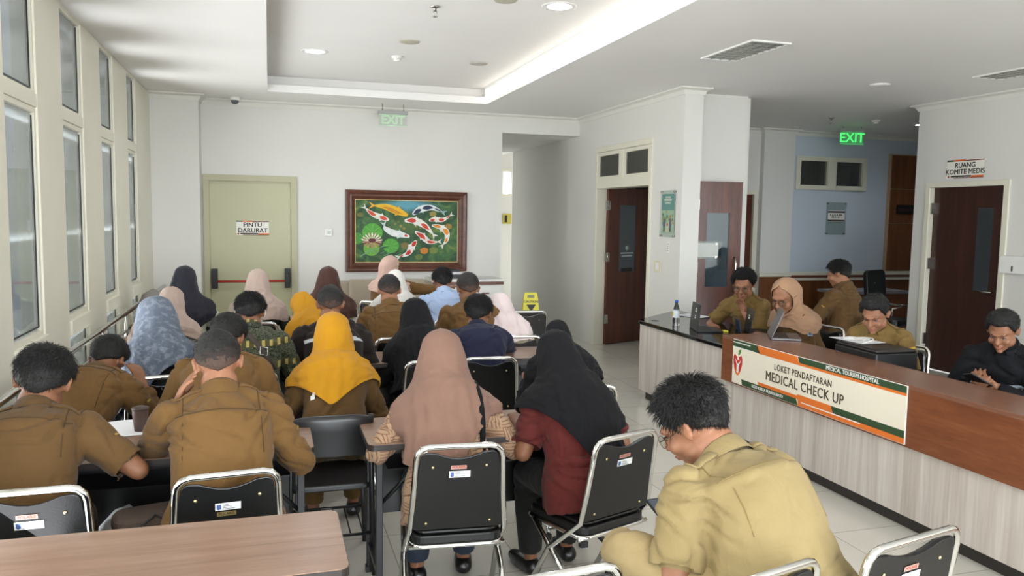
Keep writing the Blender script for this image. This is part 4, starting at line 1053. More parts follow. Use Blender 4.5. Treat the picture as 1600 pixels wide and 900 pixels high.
k = MB(); k.tube([(0, -.05, .45), (-.08, 0, .43), (-.1, .05, .40)], .012, mb_, 8); k.build('strap', t)
# backpack and white bag between the near tables
p = ony(238, 800, 3.3)
t = empty('backpack', (p.x, 3.30, 0), math.radians(15), 'grey-brown backpack on the floor between the two near brown-shirted men', 'bag')
bg = mat('backpack_taupe', '#5b4d45', .8, bump=.3, bscale=90)
k = MB(); k.prism(rrect(-.16, -.10, .16, .10, .07), 0, .50, bg); k.prism([(x*.9, y*.9) for x, y in rrect(-.16, -.10, .16, .10, .07)], .50, .58, bg); bb = k.build('body', t, bevel=.03, seg=3)
k = MB(); k.prism(rrect(-.12, -.15, .12, -.09, .025), .04, .24, bg); k.build('front_pocket', t, bevel=.02)
k = MB(); k.tube([(-.14, -.09, .38), (-.1, -.105, .52), (0, -.08, .585), (.1, -.105, .52), (.14, -.09, .38)], .005, M_dark, 6); k.build('zip', t)
k = MB(); k.tube([(-.07, .09, .44), (-.09, .13, .40), (-.1, .14, .2), (-.1, .11, .05)], .013, M_dark, 8); k.tube([(.07, .09, .44), (.09, .13, .40), (.1, .14, .2), (.1, .11, .05)], .013, M_dark, 8); k.build('shoulder_straps', t)
t = empty('plastic_bag', (p.x-.17, 3.62, .0), 0, 'white carrier bag with a red mark under the near left table', 'bag')
o = blobmesh('bag_body', t, (0, 0, .24), (.13, .08, .24), mat('carrier_white', '#dfe0e2', .35, bump=.5, bscale=25), 3, .25)
k = MB(); k.box((-.10, -.095, .36), (-.03, -.08, .42), mat('bag_red', '#c8262c', .4)); k.build('print', t)
# drink cups on the left table
for px, py, lb, c in ((243, 622, 'brown-sleeved drink cup on the left table beside the leaning man', '#5a4640'), ):
    q = onz(px, py+12, .75); t = empty('drink_cup', (q.x, 3.86, .7505), label=lb, cat='cup')
    k = MB(); k.lathe([(.0001, 0), (.026, 0), (.036, .10)], mat('cup_brown', c, .4), 20, cap=False); k.build('cup_body', t)
    k = MB(); k.lathe([(.038, .10), (.038, .108), (.02, .115), (.0001, .115)], mat('cup_lid', '#3d302a', .4), 20); k.build('lid', t)
# koi painting
p0 = ony(540, 296, YB-.05); p1 = ony(729, 424, YB-.05)
w = p1.x-p0.x; h = p0.z-p1.z
t = wall_item('framed_painting', 'large framed painting of koi and water lilies on the back wall', 'painting', face_M(((p0.x+p1.x)/2, YB-.002, (p0.z+p1.z)/2), (1, 0, 0), (0, 0, 1)))
M_fr = woodm('painting_frame_wood', [(.3, '#3f2014'), (.5, '#5a3222'), (.7, '#6e4030')], (3, 3, 3), rough=.3)
k = MB(); fw = .125
prof = [(0, .0), (0, .045), (.02, .055), (.04, .05), (.055, .038), (.08, .042), (.1, .03), (fw, .018), (fw, 0)]
cor = [(-1, -1), (1, -1), (1, 1), (-1, 1)]
P = [[(cx*(w/2-d), cy*(h/2-d), z) for d, z in prof] for cx, cy in cor]
k.grid(P, M_fr, closed_u=True, smooth=False)
fr = k.build('frame', t)
k = MB(); iw, ih = w/2-fw, h/2-fw
for a, b in (((-iw, -ih), (iw, -ih+.006)), ((-iw, ih-.006), (iw, ih)), ((-iw, -ih), (-iw+.006, ih)), ((iw-.006, -ih), (iw, ih))): k.box((a[0], a[1], .01), (b[0], b[1], .02), mat('gilt', '#a88f58', .35, metal=.6))
k.build('inner_gilt_edge', t)
mw = bpy.data.materials.new('painted_water'); q = NT(mw)
v = q.coords((1, 1, 1)); n1 = q.new('ShaderNodeTexNoise', i_Scale=4.5, i_Detail=5.0, i_Distortion=1.2); q.link(v, n1.inputs['Vector'])
n2 = q.new('ShaderNodeTexVoronoi', i_Scale=16.0); q.link(v, n2.inputs['Vector'])
sep = q.new('ShaderNodeSeparateXYZ'); q.link(v, sep.inputs[0])
base = q.ramp(n1.outputs[0], [(.3, lin('#12341c')), (.48, lin('#2c5230')), (.6, lin('#3f6a38')), (.75, lin('#7c8a3c'))])
peb = q.ramp(n2.outputs['Distance'], [(.15, lin('#a8954a')), (.45, lin('#4c6a33'))])
# pebbles in the middle, blue light at the top
dm = q.math('ADD', q.math('MULTIPLY', q.math('ABSOLUTE', sep.outputs[0]), 1.6), q.math('MULTIPLY', q.math('ABSOLUTE', q.math('SUBTRACT', sep.outputs[1], .08)), 2.6))
c1 = q.mix(q.ramp(dm, [(.1, (.8, .8, .8)), (.6, (0, 0, 0))]), base, peb)
dt = q.math('ADD', q.math('MULTIPLY', q.math('ABSOLUTE', q.math('ADD', sep.outputs[0], -.0)), 1.5), q.math('MULTIPLY', q.math('ABSOLUTE', q.math('SUBTRACT', sep.outputs[1], .36)), 5.5))
c2 = q.mix(q.ramp(dt, [(.25, (1, 1, 1)), (.75, (0, 0, 0))]), c1, lin('#5a9cab'))
q.link(c2, q.b.inputs['Base Color']); q.b.inputs['Roughness'].default_value = .6
k = MB(); k.box((-iw, -ih, 0), (iw, ih, .008), mw); cv = k.build('canvas', t)
k = MB()
def PX(u, v): return ((u-101)/(1125-101)*2*iw-iw, ih-(v-135)/(775-135)*2*ih)   # in the zoomed picture of the painting
zl = [.0085]
def poly(pts, c):
    zl[0] += .00012; pts = [PX(*p) for p in pts]
    k.add([(x, y, zl[0]) for x, y in pts], [tuple(range(len(pts)))], mat('paint_'+c[1:], c, .6, var=.12, nscale=30))
def fish(path, wid, c, patches=(), fin='#d8dccf', tail=1.0):
    pth = [Vector(p) for p in path]
    def cr(t):
        n = len(pth)-1; f = t*n; i = min(int(f), n-1); u = f-i
        p0, p1, p2, p3 = pth[max(i-1, 0)], pth[i], pth[i+1], pth[min(i+2, n)]
        return .5*((2*p1)+(p2-p0)*u+(2*p0-5*p1+4*p2-p3)*u*u+(3*p1-p0-3*p2+p3)*u**3)
    N = 22; C = [cr(i/N) for i in range(N+1)]
    def tn(i): d = (C[min(i+1, N)]-C[max(i-1, 0)]).normalized(); return Vector((-d.y, d.x))
    W_ = [wid*(math.sin(math.pi*min(1, (i/N*.9+.06)))**.75) * (1-.55*max(0, i/N-.45)) for i in range(N+1)]
    # tail fan
    d = (C[N]-C[N-2]).normalized(); n = tn(N); T = C[N]
    poly([T-n*wid*.2, T+d*wid*1.5*tail-n*wid*.95*tail, T+d*wid*.8*tail, T+d*wid*1.5*tail+n*wid*.95*tail, T+n*wid*.2], fin)
    i = 6
    for s in (-1, 1):
        b = C[i]+tn(i)*s*W_[i]*.8; dd = (C[i+2]-C[i]).normalized(); poly([b, b+tn(i)*s*wid*.8+dd*wid*.9, b+tn(i)*s*wid*.2+dd*wid*1.1, b+dd*wid*.6], fin)
    L = [C[i]+tn(i)*W_[i] for i in range(N+1)]; R = [C[i]-tn(i)*W_[i] for i in range(N+1)]
    for i in range(N):      # body as strips
        zl0 = zl[0]; poly([L[i], L[i+1], R[i+1], R[i]], c); zl[0] = zl0
    zl[0] += .0001
    for a, b, o, ww, pc in patches:
        ia, ib = int(a*N), int(b*N); 
        up_ = [C[i]+tn(i)*W_[i]*(o+ww*math.sin(math.pi*(i-ia+.5)/(ib-ia+1))) for i in range(ia, ib+1)]
        dn = [C[i]+tn(i)*W_[i]*(o-ww*math.sin(math.pi*(i-ia+.5)/(ib-ia+1))) for i in range(ia, ib+1)]
        poly(up_+dn[::-1], pc)
def lily(cx, cy, r, c, cut=20):
    poly([(cx+r*math.cos(math.radians(a))*1.0, cy+r*math.sin(math.radians(a))*.95) for a in range(cut, 360-10+cut, 12)]+[(cx, cy)], c)
    for q_ in range(7):
        a = math.radians(cut+20+q_*48); poly([(cx, cy), (cx+r*.9*math.cos(a-.03), cy+r*.85*math.sin(a-.03)), (cx+r*.9*math.cos(a+.03), cy+r*.85*math.sin(a+.03))], '#8fbf52')
for (cx, cy, r, c) in ((1030, 400, 38, '#9a7a35'), (150, 290, 30, '#6a6a2e'), (785, 655, 42, '#c07a22'), (880, 650, 45, '#6f7f35'), (590, 600, 40, '#7a6a38'), (730, 720, 40, '#5e7236'), (870, 270, 34, '#9a8a45')):
    poly([(cx+r*math.cos(i*.5)*(1+.2*math.sin(i*3)), cy+r*.8*math.sin(i*.5)) for i in range(12)], c)
lily(120, 530, 62, '#3f8a3a', 200); lily(270, 470, 100, '#4f9f38', 60); lily(260, 635, 78, '#6aa83c', 250); lily(450, 605, 80, '#4c9c38', 170)
for i in range(9):
    a = math.radians(-165+i*19); poly([(265, 560), (265+95*math.cos(a-.09), 565+95*math.sin(a-.09)*.85), (265+108*math.cos(a), 560+108*math.sin(a)*.9), (265+95*math.cos(a+.09), 565+95*math.sin(a+.09)*.85)], '#e6c8b8' if i % 2 else '#f0e4d0')
for i in range(7):
    a = math.radians(10+i*27); poly([(265, 555), (265+85*math.cos(a-.12), 560+60*math.sin(a-.12)), (265+100*math.cos(a), 560+72*math.sin(a)), (265+85*math.cos(a+.12), 560+60*math.sin(a+.12))], '#b9705a' if i % 2 else '#c98872')
poly([(225, 545), (245, 530), (290, 530), (310, 548), (285, 572), (245, 572)], '#5c1f22')
for i in range(16):
    x = random.uniform(110, 500); y = random.uniform(640, 770); l = random.uniform(30, 110); poly([(x, y), (x+l, y-l*.55), (x+l+3, y-l*.5), (x+2, y+5)], '#6f9a72')
fish([(430, 340), (360, 315), (270, 280), (205, 225)], 30, '#e4e2d6', ((.12, .45, 0, .8, '#cf4528'), (.55, .95, 0, .8, '#d2502c')))
fish([(615, 290), (520, 250), (400, 205), (290, 195)], 38, '#e0b11e', ((.2, .8, -.3, .5, '#c98a12'),), '#d9a420')
fish([(665, 280), (740, 225), (850, 205), (960, 245)], 34, '#d9dfdd', ((.05, .4, .2, .8, '#1c2c4a'), (.45, .75, 0, .7, '#22304e'), (.8, 1, 0, .6, '#2a3a56')), '#8fb0ae')
fish([(585, 345), (690, 345), (790, 395), (870, 480)], 36, '#e6e3da', ((.1, .4, 0, .8, '#c43a28'), (.55, .85, .1, .75, '#c9402a')))
fish([(830, 340), (890, 325), (970, 330), (1045, 285)], 26, '#e6e0d6', ((.1, .35, .2, .7, '#c43a28'), (.5, .75, 0, .8, '#c43a28'), (.85, 1, 0, .8, '#c43a28')))
fish([(860, 390), (940, 405), (1010, 460), (1010, 540), (975, 590)], 30, '#e4e2d8', ((.05, .3, 0, .75, '#e08a22'), (.4, .62, 0, .8, '#e38f20'), (.7, .9, 0, .7, '#dd8420'), (.32, .36, .5, .4, '#22242a')))
fish([(635, 510), (560, 490), (470, 470), (400, 430), (385, 400)], 34, '#dfe2df', ((.1, .22, .1, .6, '#c43a28'),), '#b9ccc9')
fish([(690, 455), (760, 500), (830, 560), (920, 560)], 30, '#e4dfd6', ((.1, .5, .1, .8, '#c23626'), (.62, .95, 0, .7, '#c8432a')))
fish([(705, 550), (660, 610), (620, 680), (540, 715)], 32, '#e4e0d8', ((.05, .35, 0, .85, '#c23626'), (.5, .78, 0, .8, '#c23626'), (.9, 1, 0, .8, '#b8422e')))
k.build('painted_koi', cv, recalc=False)
# ---------------- people ----------------
def fabric(name, col, col2=None, rough=.85, wr=.55, weave=.05, var=.10, sheen=.07):
    if name in MATS: return MATS[name]
    m = bpy.data.materials.new(name); t = NT(m); c = lin(col)
    v = t.coords()
    n = t.new('ShaderNodeTexNoise', i_Scale=3.0, i_Detail=4.0); t.link(v, n.inputs['Vector'])
    c2 = lin(col2) if col2 else tuple(x*(1-var*2) for x in c)
    t.link(t.ramp(n.outputs[0], [(.3, c2), (.62, c)]), t.b.inputs['Base Color'])
    t.b.inputs['Roughness'].default_value = rough; t.b.inputs['Specular IOR Level'].default_value = .25
    t.b.inputs['Sheen Weight'].default_value = sheen; t.b.inputs['Sheen Roughness'].default_value = .5
    w = t.new('ShaderNodeTexNoise', i_Scale=9.0, i_Detail=3.0, i_Distortion=1.5); t.link(v, w.inputs['Vector'])
    b1 = t.bump(w.outputs[0], wr, .012)
    wv = t.new('ShaderNodeTexNoise', i_Scale=700.0, i_Detail=1.0); t.link(v, wv.inputs['Vector'])
    t.link(t.bump(wv.outputs[0], weave*3, .001, b1), t.b.inputs['Normal'])
    MATS[name] = m; return m
def overlay(m, fn):
    """put a procedural print over a fabric: fn(t, coords, base) -> colour socket"""
    t = NT(m); b = t.b.inputs['Base Color'].links[0].from_socket
    t.link(fn(t, t.coords(), b), t.b.inputs['Base Color']); return m
def skinm(name, col):
    if name in MATS: return MATS[name]
    m = mat(name, col, .5, var=.10, nscale=14, spec=.4)
    return m
SK = skinm('skin_tan', '#865b42'); SKL = skinm('skin_light', '#97694f'); SKD = skinm('skin_brown', '#7f553b')
M_hair = mat('black_hair', '#0c0a09', .6, var=.35, nscale=60, bump=.6, bscale=220)
M_hairb = mat('dark_brown_hair', '#17110e', .5, var=.3, nscale=60, bump=.6, bscale=220)
M_stub = mat('cropped_hair', '#2a201b', .7, var=.3, nscale=90, bump=.6, bscale=260)
KH = fabric('brown_uniform', '#6b4e29'); KHD = fabric('darker_brown_uniform', '#5c4324'); KHL = fabric('pale_khaki_uniform', '#95835b', '#87754f'); KHM = fabric('mustard_khaki_uniform', '#7d6438')
TRK = fabric('brown_trousers', '#57421f'); TRD = fabric('dark_trousers', '#20201f'); BLK = fabric('black_cloth', '#0c0c0e', sheen=0)
TRL = fabric('pale_khaki_trousers', '#a59067')
M_stub2 = mat('faded_hair', '#4a372d', .7, var=.25, nscale=120, bump=.4, bscale=300)
M_shoe = mat('black_shoe', '#121212', .3, spec=.6)
DG = None
def remesh_bm(bm, vox, it, name='m'):
    me = bpy.data.meshes.new(name); bm.to_mesh(me); bm.free()
    o = bpy.data.objects.new('tmp', me); COL.objects.link(o)
    r = o.modifiers.new('r', 'REMESH'); r.mode = 'VOXEL'; r.voxel_size = vox; r.use_smooth_shade = True
    if it: s = o.modifiers.new('s', 'SMOOTH'); s.factor = .5; s.iterations = it
    dg = bpy.context.evaluated_depsgraph_get()
    out = bpy.data.meshes.new_from_object(o.evaluated_get(dg)); out.name = name
    bpy.data.objects.remove(o); bpy.data.meshes.remove(me)
    return out
def V3(*a): return Vector(a)
class Body:
    """collects closed primitives (capsules, lofts, ellipsoids)"""
    def __init__(s): s.bm = bmesh.new()
    def mesh(s, vs, fs):
        bv = [s.bm.verts.new(v) for v in vs]
        for f in fs:
            try: s.bm.faces.new([bv[i] for i in f])
            except ValueError: pass
    def loft(s, rings):
        """rings: list of (centre, right vec*rx, fwd vec*ry)"""
        seg = 20; vs = []; fs = []
        for c, rx, ry in rings:
            for k in range(seg):
                a = 2*math.pi*k/seg; ca, sa = math.cos(a), math.sin(a)
                ca = math.copysign(abs(ca)**.85, ca); sa = math.copysign(abs(sa)**.85, sa)
                vs.append(c+rx*ca+ry*sa)
        n = len(rings)
        for i in range(n-1):
            for k in range(seg):
                q = (k+1) % seg; fs.append((i*seg+k, i*seg+q, (i+1)*seg+q, (i+1)*seg+k))
        fs.append(tuple(range(seg))[::-1]); fs.append(tuple((n-1)*seg+k for k in range(seg)))
        s.mesh(vs, fs)
    def limb(s, pts, rs, round_end=True, flat=1.0, side=None):
        """tapered limb through points with spheres at the ends"""
        pts = [Vector(p) for p in pts]
        for i in range(len(pts)-1):
            d = (pts[i+1]-pts[i])
            if d.length < 1e-5: continue
            d.normalize(); u = (side-d*side.dot(d)).normalized() if side is not None else d.orthogonal().normalized(); w = d.cross(u)
            s.loft([(pts[i], u*rs[i], w*rs[i]*flat), ((pts[i]+pts[i+1])/2, u*(rs[i]+rs[i+1])/2*1.02, w*(rs[i]+rs[i+1])/2*flat*1.02), (pts[i+1], u*rs[i+1], w*rs[i+1]*flat)])
        for i, p in enumerate(pts):
            if i == len(pts)-1 and not round_end: continue
            if flat == 1.0: s.ell(p, (rs[i],)*3)
            else:
                d = (pts[min(i+1, len(pts)-1)]-pts[max(i-1, 0)]).normalized(); u = (side-d*side.dot(d)).normalized(); w = d.cross(u)
                s.ell(p, (rs[i], rs[i]*flat, rs[i]*.9), Matrix((u, w, d)).transposed())
    def ell(s, c, r, R=None):
        m = Matrix.Diagonal((*r, 1))
        if R is not None: m = R.to_4x4() @ m
        m = Matrix.Translation(c) @ m
        bmesh.ops.create_icosphere(s.bm, subdivisions=2, radius=1, matrix=m)

def ik(a, b, l1, l2, pole):
    d = b-a; L = min(d.length, (l1+l2)*.995); u = d.normalized()
    x = (l1*l1-l2*l2+L*L)/(2*L); h = math.sqrt(max(0, l1*l1-x*x))
    p = (pole-u*pole.dot(u)).normalized()
    return a+u*x+p*h, a+u*L

def bvh_of(me):
    me.calc_loop_triangles()
    return BVHTree.FromPolygons([v.co.copy() for v in me.vertices], [tuple(p.vertices) for p in me.polygons])
def far_hit(trees, o, d, mx=.5):
    """distance to the outermost first-surface hit over the given trees"""
    r = 0
    for t in trees:
        h = t.ray_cast(o, d, mx)
        if h[0] is not None and h[3] > r: r = h[3]
    return r
def wrinkle(me, amp, freq, joints=(), seed=0, keep=None):
    """cloth folds: displace along normals by ridged noise, stronger near the joints"""
    n = len(me.vertices); so = Vector((seed*3.1, seed*1.7, seed*2.3))
    cos = [v.co.copy() for v in me.vertices]; nor = [v.normal.copy() for v in me.vertices]
    for i, (c, nn) in enumerate(zip(cos, nor)):
        w = .35
        for j, rad in joints:
            d = (c-j).length
            if d < rad: w = max(w, .35+.9*(1-d/rad))
        q = Vector((c.x*freq, c.y*freq, c.z*freq*1.9))+so
        q = q+Vector((0, 0, noise.noise(q*.45)*1.8))
        a = noise.noise(q); b = noise.noise(q*2.1+so); a2 = noise.noise(q*.6+so*2)
        c += nn*(amp*w*(b*.45+a*.5-1.1*math.exp(-(a/.10)**2)*(.4+.6*max(0, min(1, a2*3+.5)))+.25))
        me.vertices[i].co = c
    me.update()

def patch(trees, M, w, h, m, name, par, off=.003, nx=8, ny=6, thick=.0015, depth=.4, extra=None):
    """label/seam/badge laid on cloth: a grid cast from M's plane along -M.z onto the surface"""
    mb = MB(); d = -(M.to_3x3() @ Vector((0, 0, 1))).normalized(); rows = []
    fall = None
    for i in range(nx+1):
        row = []
        for j in range(ny+1):
            o = M @ Vector((w*(i/nx-.5), h*(j/ny-.5), 0)); best = None
            for t in trees:
                hh = t.ray_cast(o, d, depth)
                if hh[0] is not None and (best is None or hh[3] < best): best = hh[3]
            if best is None: best = fall if fall is not None else depth*.5
            fall = best
            row.append(o+d*(best-off))
        rows.append(row)
    mb.grid(rows, m)
    return mb

class Fig:
    pass
def person(name_label, px, depth, yaw=0, lean=12, hp=20, hy=0, hr=0, hs=1.0, girth=1.0, female=False, top=None, bottom=None, skin=None,
           sleeve='short', hands=((-.17, .46, .26), (.17, .46, .26)), hair='short', hijab=None, vox=.009, legs='sit', seat=.47, group=None,
           collar=True, yoke=False, epaul=False, glasses=False, face=False, seed=0, sz=None, badge=None, poles=None, fingers=None, turn=0,
           hairm=None, wr=1.0, top_mat_scale=1, flare=0, shoes=None, hem=.17, knees=None, spine=0, pl=None, S=None, chair=None, cyaw=None):
    rnd = random.Random(seed*7+3)
    skin = skin or SK; hairm = hairm or M_hair
    f = Fig(); Rz = Matrix.Rotation(math.radians(yaw), 3, 'Z')
    # --- local skeleton at unit scale, pelvis at origin, +y forward ---
    Ls = .50; N = 12; hp0 = hp
    def skel(lean):
        th = math.radians(lean); sp = [Vector((0, 0, 0))]; tg = []
        for i in range(N):
            u = (i+.5)/N; a = th*(.62+.76*u)+math.radians(spine)*(u-.5)*2; d = Vector((0, math.sin(a), math.cos(a))); tg.append(d); sp.append(sp[-1]+d*Ls/N)
        tg.append(tg[-1]); hp = hp0+.35*lean
        an = th*1.15+math.radians(hp)*.30
        nd = Vector((0, math.sin(an), math.cos(an)))
        nt = sp[-1]+nd*.052
        RH = Matrix.Rotation(math.radians(hy-turn), 3, 'Z') @ Matrix.Rotation(-math.radians(hp), 3, 'X') @ Matrix.Rotation(math.radians(hr), 3, 'Y')
        hc = nt+RH @ (Vector((0, .022, .088))*hs)
        return sp, tg, nd, nt, RH, hc, hc+Vector((0, 0, .125*hs))
    ht = ray(*px); C0 = Vector((0, 0, CAMH)); pz = seat+.085
    if pl is not None:
        ax, pv = pl; S = S or (.94 if female else 1.0)
        def F(le, S):
            t = Rz @ skel(le)[6]; return pz+S*t.z-(CAMH+ht.z/ht[ax]*(pv+S*t[ax]))
        lo, hi = lean if isinstance(lean, tuple) else (2, 62)
        if F(lo, S) < 0:
            lean = lo
            while F(lo, S) < 0 and S < 1.4: S += .005
        elif F(hi, S) > 0:
            lean = hi
            while F(hi, S) > 0 and S > .6: S -= .005
        else:
            for _ in range(30):
                m_ = (lo+hi)/2
                if F(m_, S) > 0: lo = m_
                else: hi = m_
            lean = lo
        s = S
        sp, tg, nd, nt, RH, hc, top_l = skel(lean)
        rr_ = Rz @ top_l; T = C0+ht*((pv+s*rr_[ax])/ht[ax])
    else:
        sp, tg, nd, nt, RH, hc, top_l = skel(lean)
        T = C0+ht*(depth/ht.y); s = (T.z-pz)/top_l.z
    c7 = sp[-1]; f.s = s
    relr = Rz @ top_l
    P = Vector((T.x-relr.x*s, T.y-relr.y*s, pz))
    base = Vector((P.x, P.y, 0))
    print('PERSON', name_label[:40], 'lean %.0f S %.2f P %.2f %.2f top %.2f' % (lean, s, P.x, P.y, T.z))
    def L(v): return Rz @ (Vector(v)*s)+Vector((0, 0, pz))      # local -> world minus base
    Rx = Rz @ Vector((1, 0, 0)); 
    def D(v): return Rz @ Vector(v)
    hsx = hs*s if False else hs
    f.base = base; f.L = L
    g = girth; sw = (.163 if female else .182)*(.5+.5*g)   # shoulder half width
    tors = [(-.16, .155, .12), (-.06, .172, .128), (.05, .168, .122), (.25, .150, .112), (.45, .150, .115), (.62, .162, .122), (.78, .170, .118), (.90, .135, .092), (.98, .075, .068), (1.06, .058, .058)]
    if female: tors = [(a, b*(.95 if a > .3 else 1.02), c*(.98)) for a, b, c in tors]
    def spt(u):
        if u <= 0: return sp[0]+tg[0]*(u*Ls), tg[0]
        if u >= 1: return sp[-1]+nd*((u-1)*Ls), nd
        i = min(int(u*N), N-1); return sp[i].lerp(sp[i+1], u*N-i), tg[i].lerp(tg[min(i+1, N)], u*N-i).normalized()
    def rings(inf, u0, u1, drop=0):
        out = []
        for u, a, b in tors:
            if u < u0-1e-6 or u > u1+1e-6: continue
            c, d = spt(u); fw = Vector((1, 0, 0)).cross(d)*-1
            fw = d.cross(Vector((1, 0, 0)))
            gg = g if u < .9 else (1+(g-1)*.3)
            out.append((L(c), D((1, 0, 0))*((a*gg*(1 if u < .5 else .5+.5/max(g, 1)*1.0 if g > 1 else 1)+inf)*s), D(fw)*((b*gg+inf)*s)))
        return out
    # shoulders / arms
    cs, ds = spt(.87); fwd = ds.cross(Vector((1, 0, 0)))
    if fwd.y < 0: fwd = -fwd
    ua, fa = .285, .25
    arms = []
    for k, sd in enumerate((-1, 1)):
        sh = cs+Vector((sd*(sw-.02), 0, 0))+fwd*.015+ds*.0
        hk = hands[k]
        if hk[0] == 'head':
            hw_ = (RH @ (Vector(hk[1])*hs))+hc; tgt = hw_
        else: tgt = Vector(hk)
        pole = Vector(poles[k]) if poles and poles[k] else Vector((sd*.42, -.30, -.8))
        el, wrs = ik(sh, tgt, ua, fa, pole)
        arms.append((sh, el, wrs))
    f.arms = [[L(p) for p in a] for a in arms]
    # legs (absolute floor)
    hipz = -.0
    kz = (seat+.03-pz)/s
    lg = []
    for k, sd in enumerate((-1, 1)):
        hip = Vector((sd*.085*g, .0, -.02))
        if knees: kn = Vector(knees[k][0]); an = Vector(knees[k][1])
        else:
            kn = Vector((sd*.12, .41, kz)); an = Vector((sd*.12, .40+(.02 if sd > 0 else -.05), (.085-pz)/s))
        lg.append((hip, kn, an))
    f.legs = [[L(p) for p in a] for a in lg]
    B = Body()
    B.loft(rings(0, -.1, 1.06))
    hcW = L(hc); HS = s*hs
    RW = Rz @ RH                                     # head orientation in world
    def Hd(v): return hcW+RW @ (Vector(v)*HS)
    f.Hd = Hd; f.RW = RW; f.hc = hcW
    # neck
    B.limb([L(sp[-2]), L(c7.lerp(nt, .5)), Hd((0, -.02, -.06))], [.068*s*(.5+.5*g), .061*s*(.5+.5*g), .060*HS*(.7+.3*g)])
    for sd in (-1, 1): B.limb([L(sp[-1]+nd*.01), L(cs+Vector((sd*sw*.62, 0, .012)))], [.050*s, .052*s])
    # head
    B.ell(Hd((0, -.012, .022)), (.077*HS, .096*HS, .098*HS), RW)
    B.ell(Hd((0, .028, -.030)), (.060*HS, .064*HS, .078*HS), RW)
    B.ell(Hd((0, .040, -.078)), (.040*HS*(1.05 if not female else .95), .045*HS, .038*HS), RW)
    B.ell(Hd((0, .074, -.100)), (.020*HS, .018*HS, .016*HS), RW)
    for sd in (-1, 1):
        B.ell(Hd((sd*.036, .062, -.032)), (.026*HS, .026*HS, .026*HS), RW)
        B.ell(Hd((sd*.045, .01, -.065)), (.024*HS, .04*HS, .026*HS), RW)
        # ear
        Re = RW @ Matrix.Rotation(sd*math.radians(22), 3, 'Z')
        if hijab is None:
            B.ell(Hd((sd*.083, -.014, -.004)), (.009*HS, .020*HS, .030*HS), Re); B.ell(Hd((sd*.087, -.02, .006)), (.007*HS, .020*HS, .022*HS), Re)
        B.ell(Hd((sd*.009, .101, -.030)), (.010*HS, .010*HS, .009*HS), RW)
    B.limb([Hd((0, .084, .012)), Hd((0, .108, -.027))], [.009*HS, .0125*HS])
    B.limb([Hd((-.034, .078, .022)), Hd((0, .088, .020)), Hd((.034, .078, .022))], [.012*HS, .011*HS, .012*HS])
    B.limb([Hd((-.020, .086, -.058)), Hd((0, .093, -.055)), Hd((.020, .086, -.058))], [.0055*HS, .008*HS, .0055*HS])
    B.limb([Hd((-.018, .085, -.067)), Hd((0, .091, -.069)), Hd((.018, .085, -.067))], [.0055*HS, .0085*HS, .0055*HS])
    # arms
    fing = fingers or ('rest', 'rest')
    for k, (sh, el, w) in enumerate(f.arms):
        sd = (-1, 1)[k]
        B.limb([sh, sh.lerp(el, .5), el], [.052*s*g**.7, .047*s*g**.7, .037*s*g**.5])
        B.limb([el, el.lerp(w, .35), w], [.038*s*g**.5, .038*s*g**.5, .025*s])
        fd = (w-el).normalized()
        hand(B, w, fd, sd, s, fing[k], Rz)
    for k, (hip, kn, an) in enumerate(f.legs):
        B.limb([hip, hip.lerp(kn, .5), kn], [.086*s*g**.6, .074*s*g**.6, .054*s])
        B.limb([kn, kn.lerp(an, .35), an], [.052*s, .052*s, .034*s])
        fdir = D((.12*(-1, 1)[k], 1, 0)); B.limb([an+Vector((0, 0, -.03)), an+fdir*.07*s+Vector((0, 0, -.05)), an+fdir*.14*s+Vector((0, 0, -.062))], [.034*s, .030*s, .02*s])
    me = remesh_bm(B.bm, vox, 3, 'body')
    # eye sockets and a little shaping
    for v in me.vertices:
        for sd in (-1, 1):
            d = RW.transposed() @ (v.co-hcW)/HS
            q = ((d.x-sd*.031)/.020)**2+((d.z-.002)/.013)**2
            if q < 2.5 and d.y > .03: v.co -= RW @ Vector((0, .007*math.exp(-q)*HS, 0))
    me.update()
    for p in me.polygons: p.use_smooth = True
    me.materials.append(skin)
    root = bpy.data.objects.new('person', None); COL.objects.link(root); root.empty_display_size = .2; root.location = base
    tag(root, name_label, 'person', group)
    f.root = root
    def part(name, me_or_mb, par=None, **kw):
        if isinstance(me_or_mb, MB): o = me_or_mb.build(name, par or root, **kw)
        else:
            o = bpy.data.objects.new(name, me_or_mb); COL.objects.link(o); o.parent = par or root
        return o
    f.part = part
    body = part('body', me); f.body = body
    bt = bvh_of(me); f.bt = bt
    # --- shirt ---
    S = Body()
    inf = .016+.004*(1 if female else 0)
    rr = rings(inf, -.16, .98); rr = [(c_, a_*(1.10 if i_ < 3 else 1.0), b_*(1.12 if i_ < 3 else 1.0)) for i_, (c_, a_, b_) in enumerate(rr)]
    if flare: rr[0] = (rr[0][0]-Vector((0, 0, .05)), rr[0][1]*(1+flare), rr[0][2]*(1+flare))
    S.loft(rr)
    short = sleeve == 'short'
    ends = []
    for k, (sh, el, w) in enumerate(f.arms):
        a, b = (.052+.014)*g**.7, (.042+.018)*g**.6
        S.ell(sh, ((.062*s*g**.7),)*3); S.limb([L(sp[-1]+nd*.0), L(cs+Vector((sd*sw*.62, 0, .012)))], [.058*s, .066*s])
        if short:
            e = sh.lerp(el, .86); S.limb([sh, sh.lerp(e, .5), e], [a*s, .063*s*g**.7, .066*s*g**.6], round_end=False); ends.append((e, (el-sh).normalized(), .075*s))
        else:
            e = el.lerp(w, .93); S.limb([sh, sh.lerp(el, .5), el], [a*s, .060*s*g**.6, .051*s*g**.5]); S.limb([el, el.lerp(e, .5), e], [.051*s*g**.5, .050*s, .038*s], round_end=False); ends.append((e, (w-el).normalized(), .05*s))
    me2 = remesh_bm(S.bm, max(vox, .010), 5, 'shirt')
